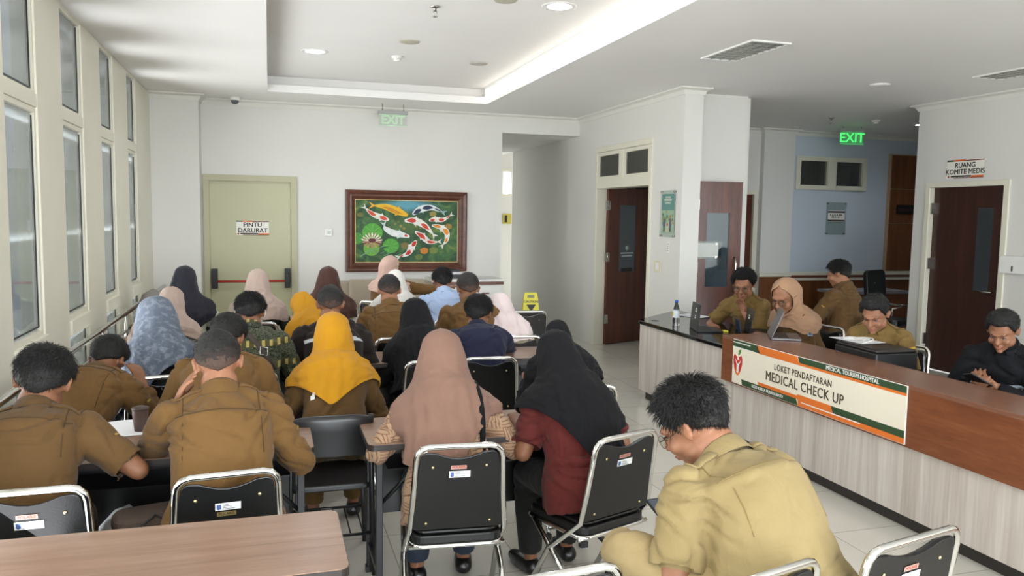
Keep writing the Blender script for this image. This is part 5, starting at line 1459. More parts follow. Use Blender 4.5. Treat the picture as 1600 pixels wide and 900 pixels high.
    joints = [(f.arms[0][0], .22), (f.arms[1][0], .22), (f.arms[0][1], .16), (f.arms[1][1], .16), (L((0, -.1, .12)), .22)]
    wrinkle(me2, .023*wr, 6.5, joints, seed)
    # keep the cloth outside the body, open the cuffs
    bm = bmesh.new(); bm.from_mesh(me2)
    kill = []
    for fc in bm.faces:
        c = fc.calc_center_median()
        for e, d, r in ends:
            v = c-e
            if -.006 < v.dot(d) and v.length < r*1.25 and fc.normal.dot(d) > .55: kill.append(fc); break
    bmesh.ops.delete(bm, geom=kill, context='FACES')
    for v in bm.verts:
        if v.is_boundary:
            for e, d, r in ends:
                w_ = v.co-e
                if w_.length < r*1.5: v.co -= d*(w_.dot(d)+.004)
    for v in bm.verts:
        nearest = bt.find_nearest(v.co, .05)
        if nearest[0] is not None:
            q = v.co-nearest[0]
            if q.dot(nearest[1]) < .004: v.co = nearest[0]+nearest[1]*.005
    bm.to_mesh(me2); bm.free()
    for p in me2.polygons: p.use_smooth = True
    me2.materials.append(top)
    shirt = part('shirt' if not female or collar else 'blouse', me2); f.shirt = shirt
    st = bvh_of(me2); f.st = st
    # --- trousers ---
    Q = Body()
    Q.loft([r for r in rings(.006, -.16, .06)])
    for k, (hip, kn, an) in enumerate(f.legs):
        Q.limb([hip, hip.lerp(kn, .5), kn], [.094*s*g**.6, .087*s*g**.6, .070*s]); Q.limb([kn, kn.lerp(an, .5), an+Vector((0, 0, .02))], [.068*s, .066*s, .056*s], round_end=False)
    me3 = remesh_bm(Q.bm, .013, 4, 'trousers'); wrinkle(me3, .010, 6, [(f.legs[0][1], .2), (f.legs[1][1], .2)], seed+5)
    for p in me3.polygons: p.use_smooth = True
    me3.materials.append(bottom or TRD); part('trousers', me3)
    # shoes
    for k, (hip, kn, an) in enumerate(f.legs):
        Z = Body(); sd = (-1, 1)[k]; fdir = D((.12*sd, 1, 0)).normalized(); a0 = Vector((an.x, an.y, an.z-.085*1+.03))
        z0 = an.z-.085
        Z.limb([Vector((an.x, an.y, z0+.045))-fdir*.03, Vector((an.x, an.y, z0+.04))+fdir*.08, Vector((an.x, an.y, z0+.032))+fdir*.17], [.043, .044, .030], flat=.95, side=Vector((0, 0, 1)).cross(fdir))
        me4 = remesh_bm(Z.bm, .010, 2, 'shoe')
        for v in me4.vertices: v.co.z = max(v.co.z, z0+.002)
        for p in me4.polygons: p.use_smooth = True
        me4.materials.append(shoes or M_shoe); part('shoe', me4)
    # --- collar ---
    upn = D(nd)
    if collar:
        mb = MB(); rows = []; c0 = L(spt(.955)[0]); cw = D(nd.cross(Vector((1, 0, 0)))) 
        if cw.dot(D((0, 1, 0))) < 0: cw = -cw
        for i in range(33):
            a = math.radians(-90-155+310*i/32); ca, sa = math.cos(a), math.sin(a); row = []
            back = max(0, -sa)
            for r, z in ((.060, .0), (.064, .035+.018*back), (.068, .044+.018*back), (.074, .038+.016*back), (.082, .004+.004*back), (.084, -.006)):
                k2 = (.5+.5*g)
                row.append(c0+D((1, 0, 0))*(ca*(r+.002)*k2*s)+cw*(sa*(r+.004)*k2*s)+upn*((z+.012)*s)+cw*(.0*s))
            rows.append(row)
        mb.grid(rows, top); part('collar', mb, shirt, recalc=False)
    def spine_M(u, back=True, off=.35, x=0, tilt=0):
        c, d = spt(u); fw = d.cross(Vector((1, 0, 0))); 
        if fw.y < 0: fw = -fw
        c = L(c+Vector((x, 0, 0))); up = D(d); n = -D(fw) if back else D(fw); r = up.cross(n).normalized()
        M = Matrix((r, up, n)).transposed().to_4x4(); M.translation = c+n*off*s; return M
    f.spine_M = spine_M
    seam = MATS.get('seam_'+top.name) 
    if seam is None:
        bc = top.node_tree.nodes['Principled BSDF'].inputs['Base Color'].links
        seam = mat('seam_'+top.name, '#463318' if top in (KH, KHD, KHM) else '#7d6a42', .9)
    if yoke:
        pts = []
        for i in range(25):
            x = (-.155+.31*i/24)*(.5+.5*g); M = spine_M(.80-.02*math.cos(i/24*math.pi*2)*.3, x=x); o = M.translation; d = -(M.to_3x3() @ Vector((0, 0, 1))); h = st.ray_cast(o, d, .6)
            if h[0] is not None: pts.append(h[0]-d*.002)
        if len(pts) > 3:
            mb = MB(); mb.tube(pts, .0020, seam, 6); part('yoke_seam', mb, shirt)
        for sd in (-1, 1):
            pts = []
            sh, el, w = f.arms[0 if sd < 0 else 1]; cc = sh.lerp(L(spt(.86)[0]), .20)
            ax = (cc-L(spt(.86)[0])).normalized()
            for i in range(15):
                a = math.radians(-20+i*220/14); back = -D(fwd); up = ax.cross(back).normalized()
                if up.z < 0: up = -up
                dd = (up*math.cos(a)*1.0+back*math.sin(a)); h = st.ray_cast(cc, dd, .3)
                if h[0] is not None: pts.append(h[0]+dd*.002)
            if len(pts) > 3:
                mb = MB(); mb.tube(pts, .0020, seam, 6); part('armhole_seam', mb, shirt)
    if epaul:
        for sd in (-1, 1):
            sh = f.arms[0 if sd < 0 else 1][0]; nb = L(spt(.95)[0]); c = sh.lerp(nb, .38); r = (sh-nb).normalized()*1.0
            up = Vector((0, 0, 1)); y = up.cross(r).normalized(); n = r.cross(y)
            M = Matrix((r, y, n)).transposed().to_4x4(); M.translation = c+n*.25
            mb = patch([st], M, .115*s, .042*s, top, 'epaulette', shirt, off=.007, nx=8, ny=3); o = part('epaulette', mb, shirt, recalc=False); so = o.modifiers.new('s', 'SOLIDIFY'); so.thickness = .005; so.offset = -1
    if badge:
        for sd, kind in badge:
            small = kind == 'b'
            sh, el, w = f.arms[0 if sd < 0 else 1]; c = sh.lerp(el, .45); ax = (el-sh).normalized(); out = D((sd*.85, -.25 if kind != 'front' else .35, .25)); out = (out-ax*out.dot(ax)).normalized()
            up = -ax; r = up.cross(out).normalized(); M = Matrix((r, up, out)).transposed().to_4x4(); M.translation = c+out*.2
            if small:
                mb = patch([st], M, .030*s, .010*s, mat('badge_dull_yellow', '#a3872e', .6), 'x', shirt, .003, 4, 1); part('name_tape', mb, shirt, recalc=False); continue
            mb = patch([st], M, .052*s, .06*s, mat('badge_blue', '#7f93ad', .6), 'arm_badge', shirt, .0025, 4, 4); o = part('arm_badge', mb, shirt, recalc=False)
            mb = patch([st], M, .034*s, .042*s, mat('badge_core', '#31485f', .6), 'x', shirt, .004, 3, 3); part('emblem', mb, o, recalc=False)
            M2 = M.copy(); M2.translation = M.translation+up*.048*s
            mb = patch([st], M2, .06*s, .014*s, mat('badge_yellow', '#c9a52e', .6), 'x', shirt, .003, 4, 1); part('name_tape', mb, shirt, recalc=False)
    # --- hair ---
    if hijab is None and hair: make_hair(f, part, HS, hair, hairm, rnd, skin)
    if hijab is not None: make_hijab(f, part, s, HS, hijab, rnd, D, L, spt, nd, girth)
    if face or glasses: make_face(f, part, HS, glasses, hijab is not None)
    if chair:
        c = make_chair(chair, chair_group(chair), plastic=chair_plastic(chair), st=False) if isinstance(chair, str) else chair
        o = Rz @ Vector((0, -.022 if isinstance(chair, str) else -.015, 0)); put(c, base.x+o.x, base.y+o.y, yaw if cyaw is None else cyaw)
    return f
def chair_group(l): return None
def chair_plastic(l): return 'wrapped' in l

def hand(B, w, fd, sd, s, mode, Rz):
    """palm, four fingers, thumb. mode: rest / grip / phone / curl / open; may be a dict with n (palm normal)"""
    opt = mode if isinstance(mode, dict) else {}
    m = opt.get('m', mode if isinstance(mode, str) else 'rest')
    fd = Vector(opt['d']).normalized() if 'd' in opt else fd
    if 'd' in opt: fd = Rz @ fd
    n = Rz @ Vector(opt['n']) if 'n' in opt else Vector((0, 0, -1))     # palm faces this way
    n = (n-fd*n.dot(fd)).normalized(); side = fd.cross(n).normalized()*(-sd)   # towards the thumb
    if 'n' not in opt and side.dot(Rz @ Vector((-sd, 0, 0))) < 0: side = -side
    pl = .085*s
    c = w+fd*.02*s
    B.loft([(w, side*.026*s, n*.019*s), (w+fd*.03*s, side*.034*s, n*.016*s), (w+fd*.065*s, side*.040*s, n*.014*s), (w+fd*pl, side*.040*s, n*.012*s)])
    curl = {'rest': .35, 'grip': 1.15, 'phone': .95, 'curl': .75, 'open': .12}[m]
    for i, (o, ln) in enumerate(((.030, .068), (.010, .076), (-.010, .070), (-.030, .056))):
        p = w+fd*(pl-.004*s)+side*o*s; a = curl*(.55+.1*i); pts = [p]; d = fd
        for seg_, fr in enumerate((.42, .32, .26)):
            ang = a*(1, 1.9, 2.5)[seg_]
            d = (fd*math.cos(ang)+n*math.sin(ang)+side*(.06*(1.5-i)*(1-curl*.5))).normalized(); p = p+d*ln*fr*s*1.12; pts.append(p)
        B.limb(pts, [.0092*s, .0086*s, .008*s, .007*s])
    p = w+fd*.025*s+side*.028*s; d1 = (side*.75+fd*.6+n*.25).normalized(); d2 = (side*.25+fd*.9+n*(.3+.4*curl)).normalized()
    B.limb([p, p+d1*.035*s, p+d1*.035*s+d2*.03*s, p+d1*.035*s+d2*.052*s], [.015*s, .0115*s, .0100*s, .0085*s])

def make_hair(f, part, HS, style, m, rnd, skin):
    st = dict(short=dict(top=.016, side=.004, L=.014, nap=-.045, fade=0, n=2600), crop=dict(top=.010, side=.0012, L=.008, nap=-.040, fade=1, n=1800),
              full=dict(top=.015, side=.008, L=.026, nap=-.060, fade=0, n=4200), spiky=dict(top=.014, side=.004, L=.028, nap=-.045, fade=0, n=4200))[style]
    bm = bmesh.new(); bmesh.ops.create_icosphere(bm, subdivisions=5, radius=1)
    a0 = Vector((.077, .096, .098)); c0 = Vector((0, -.012, .022)); seed = rnd.random()*50
    def surf(d):
        q = 1/math.sqrt((d.x/a0.x)**2+(d.y/a0.y)**2+(d.z/a0.z)**2); return c0+d*q, q
    def ss(e0, e1, x): x = min(1, max(0, (x-e0)/(e1-e0))); return x*x*(3-2*x)
    def mask(p):
        # hairline height depends on the bearing: high in front, low behind
        b = math.atan2(p.x-c0.x, p.y-c0.y)       # 0 = front
        ab = abs(b)/math.pi
        if ab < .22: hl = .072+.0*ab
        elif ab < .40: hl = .072-(ab-.22)/.18*.075
        elif ab < .56: hl = -.003+(.022 if ab < .50 else .022*(1-(ab-.5)/.06))
        else: hl = -.003+(ab-.56)/.44*(st['nap']-.006)
        return ss(-.006, .010, p.z-hl), hl
    pts = []
    for v in bm.verts:
        d = v.co.normalized(); p, q = surf(d); mk, hl = mask(p)
        tp = ss(-.01, .07, p.z); th = st['side']+(st['top']-st['side'])*tp
        th *= 1+.35*noise.noise(d*5+Vector((seed, 0, 0)))
        off = mk*(th+.003)-(1-mk)*.012
        v.co = p+d*off+Vector((0, -.004*mk*(p.y < 0), 0))
        pts.append((v.co.copy(), d, mk, tp))
    for fc in bm.faces: fc.smooth = True; 
    for v in bm.verts: v.co = f.Hd(v.co)
    me = bpy.data.meshes.new('hair'); bm.to_mesh(me); bm.free(); me.materials.append(m); me.materials.append(M_stub); me.materials.append(M_stub2)
    if st['fade']:
        for p in me.polygons:
            c = f.RW.transposed() @ (p.center-f.hc)/HS
            p.material_index = 2 if c.z < .002+.02*noise.noise(c*60) else (1 if c.z < .034+.022*noise.noise(c*50) else 0)
    # strands
    cand = [q for q in pts if q[2] > .8]; vs = []; fs = []
    whorl = Vector((.01, -.06, .11))
    n0 = 0
    for i in range(st['n']):
        p, d, mk, tp = cand[int(rnd.random()*len(cand))]
        p = p+Vector((rnd.uniform(-.004, .004), rnd.uniform(-.004, .004), rnd.uniform(-.004, .004)))-d*.004
        t = (p-whorl); t = (t-d*t.dot(d)).normalized() if t.length > .001 else Vector((0, 1, 0))
        up = .55 if style == 'spiky' else .30
        flow = (t*(.9-.25*tp)+d*up*(.4+tp)+Vector((rnd.uniform(-.3, .3), rnd.uniform(-.3, .3), rnd.uniform(-.2, .3)))*(.9 if style == 'spiky' else .5)).normalized()
        Ln = st['L']*(.45+.75*tp)*rnd.uniform(.6, 1.25)
        if st['fade'] and tp < .35: continue
        w = .0010 if style != 'spiky' else .0012; sdv = flow.cross(d).normalized()
        q1 = p+flow*Ln*.5; q2 = p+flow*Ln-d*Ln*.18+Vector((0, 0, -.12*Ln))
        b = len(vs)
        for qq, ww in ((p, w), (q1, w*.9)):
            vs += [qq+sdv*ww, qq-sdv*ww, qq+d*ww]
        vs.append(q2)
        fs += [(b, b+1, b+4, b+3), (b+1, b+2, b+5, b+4), (b+2, b, b+3, b+5), (b+3, b+4, b+6), (b+4, b+5, b+6), (b+5, b+3, b+6)]
    if vs:
        bm = bmesh.new(); bm.from_mesh(me); bv = [bm.verts.new(f.Hd(v)) for v in vs]
        for q in fs:
            nf = bm.faces.new([bv[i] for i in q]); nf.smooth = True
        bm.to_mesh(me); bm.free()
    part('hair', me)
    # eyebrows
    for sd in (-1, 1):
        mb = MB(); mb.tube([f.Hd(p) for p in ((sd*.014, .093, .020), (sd*.030, .0885, .026), (sd*.047, .076, .021))], [.0022*HS, .003*HS, .0012*HS], m, 6); part('eyebrow', mb)

def make_face(f, part, HS, glasses, covered):
    for sd in (-1, 1):
        mb = MB()
        # eye seen under a lowered lid: white, iris, dark lash line
        M = Matrix.Translation(f.Hd((sd*.031, .0745, .001))) @ f.RW.to_4x4() @ Matrix.Diagonal((HS, HS, HS, 1))
        W_ = mat('eye_white', '#8f857c', .5); I_ = mat('iris_dark', '#1c120d', .15)
        mb.lathe([(.0001, -.0055), (.004, -.005), (.009, -.003), (.0125, 0), (.009, .003), (.004, .005), (.0001, .0055)], W_, 16, M @ Matrix.Translation((0, .002, -.001)) @ Matrix.Diagonal((.85, .7, .55, 1)))
        mb.lathe([(.0001, .0), (.0048, 0), (.0048, .0015), (.0001, .002)], I_, 14, M @ Matrix.Translation((0, .0078, -.0025)) @ Matrix.Diagonal((.9, 1, .75, 1)) @ Matrix.Rotation(-math.pi/2, 4, 'X'))
        mb.tube([M @ Vector(p) for p in ((-.014, .004, -.001), (-.007, .0095, .0035), (0, .011, .0045), (.007, .0095, .0035), (.014, .004, -.0005))], [.001*HS, .0017*HS, .002*HS, .0017*HS, .001*HS], I_, 6)
        part('eye', mb)
    mb = MB(); lip = mat('lips', '#97584c', .45)
    mb.tube([f.Hd(p) for p in ((-.021, .0895, -.066), (-.008, .1005, -.0595), (0, .1005, -.061), (.008, .1005, -.0595), (.021, .0895, -.066))], [.0012*HS, .0032*HS, .003*HS, .0032*HS, .0012*HS], lip, 6)
    mb.tube([f.Hd(p) for p in ((-.018, .090, -.0675), (0, .099, -.0695), (.018, .090, -.0675))], [.0015*HS, .0048*HS, .0015*HS], lip, 6)
    part('lips', mb)
    if covered:
        for sd in (-1, 1):
            mb = MB(); mb.tube([f.Hd(p) for p in ((sd*.014, .093, .020), (sd*.030, .0885, .025), (sd*.047, .076, .021))], [.0018*HS, .0024*HS, .001*HS], M_hairb, 6); part('eyebrow', mb)
    if glasses:
        gm = mat('glasses_frame', '#1c1a1a' if glasses is True else '#6b5a3c', .3, metal=0 if glasses is True else .8)
        mb = MB(); yy = .104
        for sd in (-1, 1):
            pts = [f.Hd((sd*.033+.023*math.copysign(abs(math.cos(a))**.7, math.cos(a)), yy-abs(sd*.033+.023*math.cos(a))*.18, -.002+.0185*math.copysign(abs(math.sin(a))**.8, math.sin(a)))) for a in [k*2*math.pi/20 for k in range(20)]]
            mb.tube(pts, (.0019 if glasses is True else .0011)*HS, gm, 6, closed=True)
            mb.tube([f.Hd((sd*.056, yy-.012, .004)), f.Hd((sd*.074, .06, .004)), f.Hd((sd*.084, .0, .010)), f.Hd((sd*.086, -.02, 0))], .0016*HS, gm, 6)
        mb.tube([f.Hd((-.011, yy, .003)), f.Hd((0, yy+.004, .006)), f.Hd((.011, yy, .003))], .0015*HS, gm, 6)
        g = part('glasses', mb)
        for sd in (-1, 1):
            mb = MB(); mb.add([f.Hd((sd*.033+.022*math.cos(a), yy-abs(sd*.033+.022*math.cos(a))*.18, -.002+.0175*math.sin(a))) for a in [k*2*math.pi/16 for k in range(16)]], [tuple(range(16))], glassm('spectacle_lens', '#f2f4f4', .15, thin=True)); part('lens', mb, g)

def make_hijab(f, part, s, HS, o, rnd, D, L, spt, nd, girth):
    """scarf: cap over the head, drawn in or tented at the neck, then a cape with a shaped hem"""
    m = o['m']; drape = o.get('drape', 0); back = o.get('back', .34); side = o.get('side', .20); front = o.get('front', .22)
    pw = o.get('pw', .9); neckr = o.get('neck', .088); amp = o.get('amp', .010)*1.35; nf = o.get('nf', 9); seed = o.get('seed', rnd.random()*90); bun = o.get('bun', .018)
    face = o.get('face', True); pa = math.radians(o.get('pa', 0)); asym = o.get('asym', 0)
    trees = [f.bt, f.st]
    up0 = f.RW @ Vector((0, 0, 1)); fw0 = f.RW @ Vector((0, 1, 0))
    NA = 64; rows = []; K1 = 0
    # head rings, given in head space
    headz = [.118, .112, .099, .087, .080, .068, .048, .020, -.010, -.040, -.064, -.080, -.088, -.094]
    c7 = L(spt(1.0)[0]); cN = L(spt(1.06)[0])
    path = []
    for z in headz:
        path.append((f.Hd((0, -.012-.010*max(0, -z*8), z)), up0, fw0))
    # neck then down the spine
    body_fw = D((0, 1, 0))
    K2 = 22
    R = np.zeros((len(headz)+K2, NA)); ctr = []; 
    angs = [2*math.pi*k/NA for k in range(NA)]       # 0 = back
    def ow(z): return .95*math.sqrt(max(0, 1-((z+.002)/.090)**2)) if face else 0
    def rowang(i, k):
        a = angs[k]
        if i >= len(headz): return a
        w = ow(headz[i])
        if w <= 0: return a
        return a*(math.pi-w)/math.pi if k <= NA//2 else 2*math.pi-(2*math.pi-a)*(math.pi-w)/math.pi
    hemL = [0]*NA
    for k, a in enumerate(angs):
        da = math.atan2(math.sin(a-pa), math.cos(a-pa)); b = abs(da)
        bb = max(0, 1-max(0, b-.06)/(pw*2.0)); ff = max(0, -math.cos(a))**1.5
        hemL[k] = (side+(back-side)*bb)*(1-ff)+front*ff+asym*math.sin(a)*side
    dist0 = .0
    out = [[None]*NA for _ in range(len(headz)+K2)]
    cen = [[None]*NA for _ in range(len(headz)+K2)]; dirs = [[None]*NA for _ in range(len(headz)+K2)]; pad = [[0]*NA for _ in range(len(headz)+K2)]
    for i in range(len(headz)+K2):
        for k, a in enumerate(angs):
            a = rowang(i, k)
            if i < len(headz):
                c, u, fw = path[i]; q = 0; down = 0
            else:
                u_ = (i-len(headz)+1)/K2; dd = hemL[k]*u_+.0; 
                t = min(1, dd/.10); uu = 1.0-(max(0, dd-.045))/.50
                cA = path[-1][0]; cB = L(spt(min(1.02, uu))[0]); w = t*t*(3-2*t)
                c = cA.lerp(cB, w) if uu > .9 else cB
                if uu <= .9 and t < 1: c = cA.lerp(cB, w)
                dsp = D(spt(min(1, uu))[1]); u = up0.lerp(dsp, w).normalized(); fw = fw0.lerp(body_fw, w); down = dd
            r_ = u.cross(fw).normalized()*-1; fw = (fw-u*fw.dot(u)).normalized(); r_ = fw.cross(u).normalized()
            d = (-fw*math.cos(a)+r_*math.sin(a)).normalized()
            if i >= len(headz): d = (d-u*.10).normalized()
            h = min(far_hit(trees, c, d, .34), (.225+.02*girth)*s)
            ca = math.cos(a)
            if i < len(headz):
                z = headz[i]
                base = h+(.010+.006*max(0, ca))*HS+bun*max(0, ca)**2*HS*math.exp(-((z-.0)/.05)**2)
                if z < -.03 and ca < .3: base = max(base, .075*HS)
                if i == 0: base = min(base, .028*HS)
                if i == 1: base = min(base, .052*HS)
            else:
                nk = neckr*s*(1.05+.15*abs(math.sin(a)))
                base = max(h+.015*s+.004, nk if h < .02 else 0)
                tn = math.exp(-((down-.03)/.035)**2); base = max(base, nk*tn)
                if h == 0: base = max(base, nk)
            R[i, k] = base; cen[i][k] = c; dirs[i][k] = d; pad[i][k] = down
    # limit jumps: cloth bridges hollows. smooth down each meridian, never inside the hit
    HIT = R.copy()
    # tent the neck hollow
    i0 = 7; 
    for k in range(NA):
        i1 = len(headz)+int(K2*min(1, o.get('tent', .13)/max(hemL[k], .05)))
        i1 = min(i1, len(headz)+K2-1)
        dd = drape*(1 if math.cos(angs[k]) > -.5 else .4)
        P0 = cen[i0][k]+dirs[i0][k]*R[i0, k]; P1 = cen[i1][k]+dirs[i1][k]*R[i1, k]
        for i in range(i0+1, i1):
            t = (i-i0)/(i1-i0); want = P0.lerp(P1, t); rr = (want-cen[i][k]).dot(dirs[i][k]); R[i, k] = max(R[i, k], R[i, k]*(1-dd)+rr*dd)
    for _ in range(3):
        S = R.copy(); S[1:-1] = (R[:-2]+2*R[1:-1]+R[2:])/4; S = (np.roll(S, 1, 1)+2*S+np.roll(S, -1, 1))/4
        R = np.maximum(S, HIT-.004*s) if _ < 2 else np.maximum(S, HIT-.002*s)
        R[0] = HIT[0]
    n = len(headz)+K2
    verts = []; faces = []
    Q = np.array([[list(cen[i][k]+dirs[i][k]*R[i, k]) for k in range(NA)] for i in range(n)])
    DR = np.array([[list(dirs[i][k]) for k in range(NA)] for i in range(n)])
    Q0 = Q.copy(); i1s = min(n-2, len(headz)+13)
    for _ in range(9):
        A = (Q[4:i1s]+2*Q[5:i1s+1]+Q[6:i1s+2])/4; A = (np.roll(A, 1, 1)+2*A+np.roll(A, -1, 1))/4
        B_ = Q.copy(); B_[5:i1s+1] = A
        d_ = ((B_-Q0)*DR).sum(-1); low = np.minimum(0, d_+.007*s)          # never sink far into the body
        B_ -= DR*low[..., None]
        if face:
            for ii in range(5, len(headz)):
                if ow(headz[ii]) > 0: B_[ii, NA//2-3:NA//2+4] = Q0[ii, NA//2-3:NA//2+4]
        Q = B_
    for i in range(n):
        for k, a in enumerate(angs):
            dwn = pad[i][k]; a = rowang(i, k); g_ = min(1, dwn/.16)
            fl = amp*g_*(math.sin(nf*a+seed+2.2*noise.noise(Vector((a*1.3, seed, dwn*3))))+.6*noise.noise(Vector((math.cos(a)*3, math.sin(a)*3+seed, dwn*7))))
            fl += .004*noise.noise(Vector((math.cos(a)*2.2+seed, math.sin(a)*2.2, i*.35)))*(1 if i > 2 else .3)
            if i >= 8: fl += o.get('wrap', 0)*math.sin(i*1.15+2.0*math.sin(a+seed)+a*.7)*(1 if i < len(headz)+9 else max(0, 1-(i-len(headz)-9)/6))*(.6+.4*math.cos(a))
            p = Vector(Q[i, k])+dirs[i][k]*(abs(fl)*s*.9+fl*s*.1)
            if i > 4:
                q = Vector((math.cos(a)*1.6+seed, math.sin(a)*1.6+dwn*6*o.get('diag', .8), (i*.16+dwn*3)*.8+a*o.get('tw', .25)))
                cr = noise.noise(q*1.3+Vector((noise.noise(q*.7)*1.2, 0, 0))); cr2 = noise.noise(q*2.7)
                p += dirs[i][k]*(.017*s*(max(0, .5-abs(cr)*2.6)+.4*max(0, .5-abs(cr2)*2.6)))*min(1, (i-4)/5)
            verts.append(p)
    for i in range(n-1):
        for k in range(NA):
            if face and k == NA//2 and i < len(headz)-1 and (ow(headz[i]) > 0 or ow(headz[i+1]) > 0): continue
            q = (k+1) % NA; faces.append((i*NA+k, i*NA+q, (i+1)*NA+q, (i+1)*NA+k))
    verts.append(f.Hd((0, -.012, .128))); t0 = len(verts)-1
    for k in range(NA): faces.append((t0, (k+1) % NA, k))
    me = bpy.data.meshes.new('headscarf'); me.from_pydata([tuple(v) for v in verts], [], faces)
    bm = bmesh.new(); bm.from_mesh(me)
    bmesh.ops.recalc_face_normals(bm, faces=bm.faces)
    loose = [v for v in bm.verts if not v.link_faces]; bmesh.ops.delete(bm, geom=loose, context='VERTS')
    if bm.faces[-1].normal.dot(up0) < 0: bmesh.ops.reverse_faces(bm, faces=bm.faces)
    bm.to_mesh(me); bm.free()
    for p in me.polygons: p.use_smooth = True
    me.materials.append(m)
    ob = part('headscarf', me); f.scarf = ob
    so = ob.modifiers.new('thickness', 'SOLIDIFY'); so.thickness = .004; so.offset = 1
    su = ob.modifiers.new('smooth', 'SUBSURF'); su.levels = 1; su.render_levels = 1
    f.ht = bvh_of(me)
    if o.get('band'):
        mb = MB(); rows_ = []
        for j in range(17):
            a = math.radians(-80+160*j/16); 
            p = f.Hd((math.sin(a)*.084, .02+.070*math.cos(a)*.0+.066*abs(math.cos(a))**.8, .0+.088*math.cos(a)))
            rows_.append(p)
        mb.tube(rows_, .006*HS, o['band'], 8); part('underscarf_band', mb)
# ---------------- the cast ----------------
def table_hands(z=.20, y=.45, w=.16): return ((-w, y, z), (w*.9, y+.03, z))
HB = fabric('scarf_black', '#0c0c10', sheen=.02, wr=.5); HBP = fabric('scarf_beige_pink', '#836456', wr=.5); HY = fabric('scarf_yellow', '#b98312', '#a6730d', wr=.5)
HG = fabric('scarf_greyblue', '#626b79', '#525b6a', wr=.4)
def pr_flo(t, v, b):
    vo = t.new('ShaderNodeTexVoronoi', i_Scale=42.0); t.link(v, vo.inputs['Vector'])
    n = t.new('ShaderNodeTexNoise', i_Scale=30.0, i_Detail=4.0); t.link(v, n.inputs['Vector'])
    c = t.mix(t.ramp(n.outputs[0], [(.5, (0, 0, 0)), (.62, (.5, .5, .5))]), b, lin('#9299a6'))
    return t.mix(t.ramp(vo.outputs['Distance'], [(.10, (.8, .8, .8)), (.2, (0, 0, 0))]), c, lin('#434e66'))
overlay(HG, pr_flo)
HBEI = fabric('scarf_rosy_beige', '#b5a094', wr=.5); HBK2 = fabric('scarf_dark_navy', '#26262f', wr=.5); HBR = fabric('scarf_brown', '#4a3029', wr=.5)
HW = fabric('scarf_white', '#d9d6cf', wr=.5); HPK = fabric('scarf_dusty_pink', '#c4a496', wr=.5); HLC = fabric('scarf_pale_lace', '#dccdcb', '#c9b6b5', wr=.4); HTAN = fabric('scarf_tan', '#a88468', wr=.5)
WB = fabric('woven_print_cloth', '#a98b70', wr=.3)
def pr_weave(t, v, b):
    s = t.new('ShaderNodeSeparateXYZ'); t.link(v, s.inputs[0])
    x = t.math('ADD', s.outputs[0], t.math('MULTIPLY', s.outputs[1], .55)); z = s.outputs[2]
    k = 1/.056
    ix = t.math('FLOOR', t.math('MULTIPLY', x, k)); iz = t.math('FLOOR', t.math('MULTIPLY', z, k))
    par = t.math('MODULO', t.math('ABSOLUTE', t.math('ADD', ix, iz)), 2)
    fx = t.math('FRACT', t.math('MULTIPLY', x, k*4)); fz = t.math('FRACT', t.math('MULTIPLY', z, k*4))
    lx = t.math('LESS_THAN', fx, .30); lz = t.math('LESS_THAN', fz, .30)
    a = t.math('MULTIPLY', lx, par); c = t.math('MULTIPLY', lz, t.math('SUBTRACT', 1, par))
    return t.mix(t.math('MULTIPLY', t.math('ADD', a, c), .85), b, lin('#6f4a38'))
overlay(WB, pr_weave)
BAT = fabric('green_batik', '#3d4531', wr=.3)
def pr_batik(t, v, b):
    s = t.new('ShaderNodeSeparateXYZ'); t.link(v, s.inputs[0])
    z = s.outputs[2]; fz = t.math('FRACT', t.math('MULTIPLY', z, 7.5))
    band = t.math('LESS_THAN', fz, .28)
    n = t.new('ShaderNodeTexNoise', i_Scale=60.0, i_Detail=4.0, i_Distortion=2.0); t.link(v, n.inputs['Vector'])
    c = t.mix(t.ramp(n.outputs[0], [(.48, (0, 0, 0)), (.53, (.9, .9, .9))]), lin('#232a1c'), lin('#5a5c48'))
    fx = t.math('FRACT', t.math('MULTIPLY', s.outputs[0], 22)); dot = t.math('LESS_THAN', t.math('ABSOLUTE', t.math('SUBTRACT', fx, .5)), .3)
    bb = t.mix(dot, lin('#a8985c'), lin('#4a4426'))
    return t.mix(band, c, bb)
overlay(BAT, pr_batik)
WAV = fabric('black_white_wave_print', '#d0c9c0', wr=.3)
def pr_wav(t, v, b):
    n = t.new('ShaderNodeTexNoise', i_Scale=26.0, i_Detail=1.0, i_Distortion=3.0); t.link(v, n.inputs['Vector'])
    f = t.math('FRACT', t.math('MULTIPLY', n.outputs[0], 7)); return t.mix(t.math('LESS_THAN', f, .5), b, lin('#26302c'))
overlay(WAV, pr_wav)
LG = fabric('pale_green_cloth', '#b9bfa8'); DGR = fabric('dark_green_cloth', '#30352b'); WHT = fabric('white_cloth', '#d4d2cc'); LBL = fabric('light_blue_cloth', '#a9bcdc', wr=.5)
NVY = fabric('navy_cloth', '#1d2039', wr=.4); MAR = fabric('maroon_cloth', '#5a211e', wr=.4); CRM = fabric('cream_cloth', '#d9d3b0', wr=.4); BBR = fabric('dark_brown_jacket', '#231b18', wr=.4); NBK = fabric('black_jacket', '#0e0f13', wr=.35, sheen=0); DMB = fabric('denim', '#2b3442')
M_refl = mat('reflective_tape', '#b9bdc0', .35)

